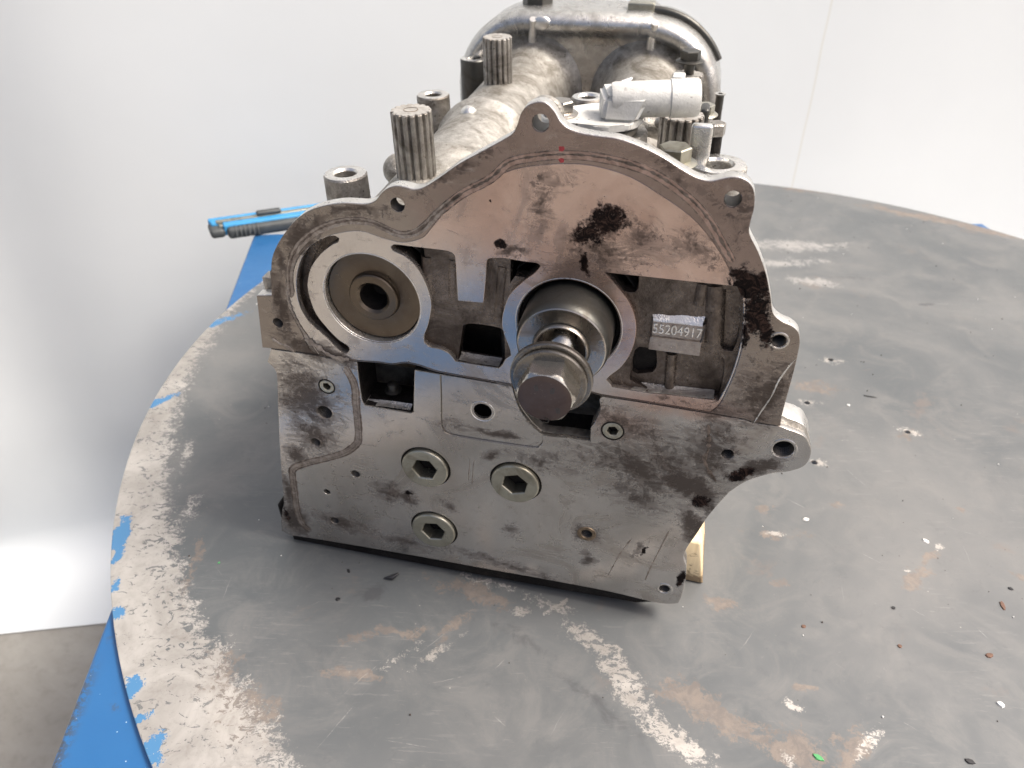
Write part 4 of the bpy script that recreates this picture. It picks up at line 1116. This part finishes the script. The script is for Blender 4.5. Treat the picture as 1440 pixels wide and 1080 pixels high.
# second bolt, bracket and fitting at the right
q = one([(290.6,341.4)])
hexbolt((q[0], 40, q[1] - 3), 9.5, ZINC, ph=.15)
bm = bmesh.new()
box_bm(bm, (268, 40, 240), (326, 120, 262), 5)
bm_obj('bolt_shelf', bm, BODY, head, 40)
b0, b1 = [(298.0,354.5),(310.4,324.2)]
bm = bmesh.new()
box_bm(bm, (b0[0], 60, b1[1] - 10), (b1[0], 66, b0[1]), 2)
bm_obj('lifting_bracket', bm, RIMAL, head, 40)
b0, b1 = [(307.2,353.0),(317.7,341.7)]
bm = bmesh.new()
prism_bm(bm, hexa((0, 0), (b1[0] - b0[0]) * .56, .3), ((b0[0] + b1[0]) / 2, 84, 0), UP, (1, 0, 0), b1[1], b0[1] - 4, 1)
bm_obj('fitting_hexagon', bm, BODYD, head, 20)
b2 = [(316.9,332.6)][0]
lathe('fitting_stem', [((b1[0] - b0[0]) * .42, b2[1] - 20), ((b1[0] - b0[0]) * .42, b1[1] + 1)], ((b0[0] + b1[0]) / 2, 84, 0), UP, DARK, head, 28)
b3 = one([(315.9,331.8)])
boss(b3[0], 62, b3[1] - 40, b3[1], 17, 8.4, BODY)
b4 = [(315.8,271.0),(323.5,271.3)]
boss((b4[0][0] + b4[1][0]) / 2, 424, b4[0][1] - 40, b4[0][1], (b4[1][0] - b4[0][0]) / 2, 4, STEELD)
b5 = one([(220.0,332.5)])
boss(b5[0], 180, 200, b5[1], 12, 6, BODYD)
bm = bmesh.new()
b6 = [(302.2,346.7),(307.7,337.5)]
box_bm(bm, (b6[0][0], 116, b6[1][1] - 14), (b6[1][0], 132, b6[0][1]), 2)
bm_obj('black_clip', bm, STEELD, head, 40)
b7 = one([(304.7,341.6)])
hexbolt((b7[0], 140, b7[1] - 6), 6.5, ZINC, ph=.4)
b8 = one([(269.9,321.6)])
lathe('cast_rib', [(0, -14), (6, -10), (7, 0), (6, 12), (0, 16)], (b8[0], 158, b8[1] - 2), (.8, .5, -.45), BODY, head, 20, 70)
b9 = one([(280.6,324.6)])
lathe('cast_rib', [(0, -12), (5, -9), (6, 0), (5, 10), (0, 13)], (b9[0], 150, b9[1] - 2), (.5, .5, -.7), BODY, head, 20, 70)
# rusty crumbs in the valley
bm = bmesh.new()
for k in range(40):
    p = Vector((random.uniform(160, 190), random.uniform(170, 330), 226 + random.uniform(0, 1.5))) / 1000
    bmesh.ops.create_icosphere(bm, subdivisions=1, radius=random.uniform(.0008, .0022), matrix=Matrix.Translation(p))
cr = bm_obj('rust_crumbs', bm, flat("orange_rust", (.36, .18, .06), .9, 0, .4, 300), head)
cr['kind'] = 'stuff'
# white marker writing on the right tube
def tube_stroke(L):
    bm = bmesh.new()
    pts = []
    for (a, w) in L:
        w = 352 + (w - 206) * 1.1
        pts.append(((BR[0] + 42.25 * cos(radians(a))) / 1000, w / 1000, (BR[1] + 42.25 * sin(radians(a))) / 1000))
    P = []
    for i in range(len(pts) - 1):
        for j in range(6):
            P.append(Vector(pts[i]).lerp(Vector(pts[i + 1]), j / 6))
    P.append(Vector(pts[-1]))
    sweep_bm(bm, P, .0013, 8)
    return bm
bm = bmesh.new()
for L in (((100, 250), (112, 246), (124, 236)), ((100, 250), (102, 242)), ((102, 242), (110, 236), (116, 240), (120, 232), (128, 226)), ((104, 228), (114, 224), (126, 214)), ((112, 212), (124, 206))):
    b2_ = tube_stroke(L)
    me = bpy.data.meshes.new("t"); b2_.to_mesh(me); b2_.free(); bm.from_mesh(me); bpy.data.meshes.remove(me)
bm_obj('paint_marker_writing', bm, WHITEM, head, 60)
# stepped tabs at the left of the carrier
bm = bmesh.new()
q0, q1 = [(26.7,251.6),(30.5,239.8)]
box_bm(bm, (q0[0], 12, q1[1]), (q1[0] + 6, 22, q0[1]), 1)
q0, q1 = [(23.5,239.8),(25.0,196.5)]
box_bm(bm, (q0[0] + 1, 9.6, q1[1] + 6), (q1[0] + 2, 22, q0[1]), 1)
bm_obj('side_tab', bm, BODYD, head, 40)
# lug backs
for i, rr_ in ((0, 11.5), (1, 11.5), (2, 9.5), (4, 9.5)):
    c, r = lug_holes[i]
    if i in (2,):
        continue
    plate('lug_back', circ(c, rr_ - 1.2, 40), [circ(c, r + .4, 28)], 9.6, 15, BODY, head, .8, 2)

# ================================================================== THINGS ON THE BENCH
# wood block that props the head
m = M("pale_pine")
g = m.noise(1, 5, .6, m.map(sc=(90, 90, 9)), dist=1.2)
c = m.mix(m.ramp(g, .3, .7), (.60, .46, .27), (.78, .65, .43))
sw = m.t.nodes.new('ShaderNodeSeparateXYZ'); m.put(sw.inputs[0], m.co)
st = m.ramp(m.math('ADD', m.noise(60, 5, .7, dist=1.2), m.math('MULTIPLY', m.ramp(sw.outputs[2], .0, .026, 1, 0), .26)), .56, .68)
c = m.mix(m.math('MULTIPLY', st, .8), c, (.12, .07, .035))
m.set(Base_Color=c, Roughness=.7)
m.bump(g, .4, .0015)
wx = Vector((HX.x, HX.y, 0)).normalized()
wy = Vector((-wx.y, wx.x, 0))
wc = Vector((0.1679, 0.4364, 0)) - wx * .001
wb = empty('wood_block', "pale oil stained wood block wedged under the right side of the engine part", 'wood block', mw=Matrix(((wx.x, wy.x, 0, wc.x), (wx.y, wy.y, 0, wc.y), (0, 0, 1, .0003), (0, 0, 0, 1))))
bm = bmesh.new()
box_bm(bm, (-31, 0, 0), (0, 60, 46), 2.0)
for vv in bm.verts:
    vv.co += Vector((random.uniform(-1, 1) * .0008 - vv.co.z * .20, random.uniform(-1, 1) * .0006, 0))
bm_obj('block', bm, m.m, wb, 50)

# utility knife at the far left corner of the bench
kx = Vector((.885, .466, 0)).normalized()
ky = Vector((-kx.y, kx.x, 0))
kc = Vector((-0.4735, 1.0895, -.0060))
kn = empty('utility_knife', "blue and black utility knife lying across the far left corner of the bench", 'knife', mw=Matrix(((kx.x, ky.x, 0, kc.x), (kx.y, ky.y, 0, kc.y), (0, 0, 1, kc.z), (0, 0, 0, 1))))
KB = flat("blue_plastic", (.04, .25, .50), .35, 0, .08, 40)
KG = flat("dark_rubber_grip", (.055, .062, .065), .55, 0, .2, 80)
bm = bmesh.new()
box_bm(bm, (4, 3, 3), (205, 24, 19.5), 3)
box_bm(bm, (2, 12.5, 4), (205, 23.6, 20.6), 2.5)
bm_obj('far_rail', bm, KB, kn, 50)
bm = bmesh.new()
box_bm(bm, (20, -13, 3), (205, 3, 20.4), 3)
bm_obj('near_rail', bm, KB, kn, 50)
bm = bmesh.new()
box_bm(bm, (12, 3.2, 12), (205, 12.2, 20.8), 1)
bm_obj('blade_channel', bm, ZINC, kn, 40)
bm = bmesh.new()
box_bm(bm, (74, 2.0, 20.9), (112, 13.5, 27.5), 3)
bm_obj('slider', bm, KG, kn, 50)
bm = bmesh.new()
box_bm(bm, (24, -24, 0), (205, -8.5, 17.5), 5.5)
bm_obj('grip', bm, KG, kn, 50)
for k in range(6):
    bm = bmesh.new()
    sweep_bm(bm, [((36 + k * 6.5) / 1000, -.0245, .003), ((36 + k * 6.5) / 1000, -.0250, .009), ((36 + k * 6.5) / 1000, -.0225, .0152), ((36 + k * 6.5) / 1000, -.0165, .0180)], .0015, 8)
    bm_obj('grip_rib', bm, KG, kn, 60)
bm = bmesh.new()
box_bm(bm, (0, -15, 1), (22, 21, 15), 5)
bm_obj('end_cap', bm, KG, kn, 50)
bm = bmesh.new()
box_bm(bm, (14, -6, 9), (26, 3, 18), 2)
bm_obj('end_clip', bm, ZINC, kn, 50)

# chips and shavings lying on the plate
def chip(name, p, r, col, label, cat, rough=.6, flatk=.35, ang=0, el=1.0):
    bm = bmesh.new()
    n = 7
    vs = []
    for lay, k in ((0, 1.0), (1, .8)):
        vs.append([bm.verts.new((r * el * k * cos(2*pi*i/n) * random.uniform(.75, 1.15) / 1000, r * k * sin(2*pi*i/n) * random.uniform(.75, 1.15) / 1000, lay * r * flatk / 1000)) for i in range(n)])
    for i in range(n):
        bm.faces.new((vs[0][i], vs[0][(i+1) % n], vs[1][(i+1) % n], vs[1][i]))
    bm.faces.new(vs[0]); bm.faces.new(vs[1])
    o = bm_obj(name, bm, col, None)
    o.matrix_world = Matrix.Translation((TC.x + p[0] / 1000, TC.y + p[1] / 1000, .0002)) @ Matrix.Rotation(radians(ang), 4, 'Z')
    return tag(o, label, cat, 'small chips and crumbs lying on the plate')
CW = flat("white_chip", (.75, .75, .73), .6, 0, .05)
CG = flat("green_plastic_chip", (.08, .33, .12), .5, 0, .1)
CO = flat("rust_flake", (.15, .085, .06), .8, 0, .3)
CK = flat("black_shaving", (.018, .018, .02), .4, 0, .3)
for (p, r, mt, lb, ct, el, an) in (
    ([(-43.5,-195.9)][0], 2.6, CW, "white paint chip lying right of the wood block", 'paint chip', 1.3, 0),
    ([(58.9,-216.8)][0], 2.2, CW, "small white flake beside the rusty streak on the plate", 'paint chip', 1.6, -40),
    ([(45.4,-379.3)][0], 2.6, CW, "white chip near the right edge of the photo, low on the plate", 'paint chip', 1.3, -50),
    ([(58.2,-10.0)][0], 1.6, CW, "tiny white speck right of the drilled holes", 'paint chip', 1.2, 0),
    ([(-101.9,-425.6)][0], 2.3, CG, "bright green plastic chip at the front of the plate", 'plastic chip', 1.7, -35),
    ([(-560.3,-276.9)][0], 1.2, CG, "tiny pale green speck on the left of the plate", 'plastic chip', 1.0, 0),
    ([(93.0,-287.4)][0], 2.0, CO, "rusty orange curled flake near the right edge of the photo", 'rust flake', 2.6, 80),
    ([(57.6,-337.0)][0], 2.4, CO, "flat rusty orange flake low on the right of the plate", 'rust flake', 1.7, 20),
    ([(-9.9,-332.0)][0], 1.9, CO, "round rusty crumb at the front right of the plate", 'rust flake', 1.1, 0),
    ([(-0.5,-294.5)][0], 1.6, CK, "small black crumb below the rusty streak", 'crumb', 1.3, 10),
    ([(-80.6,-316.9)][0], 1.8, CO, "brown crumb in the open right half of the plate", 'rust flake', 1.2, 10),
    ([(109.0,-268.7)][0], 1.6, CK, "black crumb beside the rusty curled flake", 'crumb', 1.4, -30),
    ([(1.9,-423.8)][0], 2.2, CK, "dark crumb at the very front right of the plate", 'crumb', 1.6, -20),
    ([(-453.6,-309.7)][0], 1.9, CK, "black crumb below the front edge of the engine part", 'crumb', 1.3, 30),
    ([(-451.0,-279.8)][0], 1.3, CK, "short black sliver just below the engine part's lower left plug", 'crumb', 2.0, -60),
    ([(89.7,8.8)][0], 1.5, CK, "dark flattened shred beside the drilled holes", 'crumb', 6.0, -12)):
    chip('metal_chip' if mt in (CO, CK) else 'paint_chip', p, r, mt, lb, ct, el=el, ang=an)
a = [(-420.0,-287.3)][0]; b = [(-413.0,-286.9)][0]; c_ = [(-408.2,-283.6)][0]
bm = bmesh.new()
sweep_bm(bm, [Vector(((q[0] - b[0]) / 1000, (q[1] - b[1]) / 1000, z)) for q, z in ((a, .001), (b, .0018), (c_, .0035))], [.0005, .0022, .0009], 8)
o = bm_obj('metal_shaving', bm, CK, None, 60)
o.location = (TC.x + b[0] / 1000, TC.y + b[1] / 1000, .0008)
tag(o, "curved black shaving lying in front of the engine part", 'shaving')
# scattered fine grit
bm = bmesh.new()
rg = random.Random(11)
for k in range(260):
    a = rg.uniform(0, 2 * pi); r = .69 * math.sqrt(rg.random())
    x, y = r * cos(a), r * sin(a)
    if x < -.1 and rg.random() < .7:
        continue
    s = rg.uniform(.0003, .0008)
    bmesh.ops.create_icosphere(bm, subdivisions=1, radius=s, matrix=Matrix.Translation((TC.x + x, TC.y + y, s * .7)))
gr_ = bm_obj('grit', bm, flat("dark_grit", (.06, .045, .04), .8, 0, .5, 900), None)
gr_['kind'] = 'stuff'
bm = bmesh.new()
for k in range(45):
    a = rg.uniform(0, 2 * pi); r = .69 * math.sqrt(rg.random())
    x, y = r * cos(a), r * sin(a)
    s = rg.uniform(.0003, .0009)
    bmesh.ops.create_icosphere(bm, subdivisions=1, radius=s, matrix=Matrix.Translation((TC.x + x, TC.y + y, s * .7)))
gr_ = bm_obj('bright_swarf', bm, CW, None)
gr_['kind'] = 'stuff'
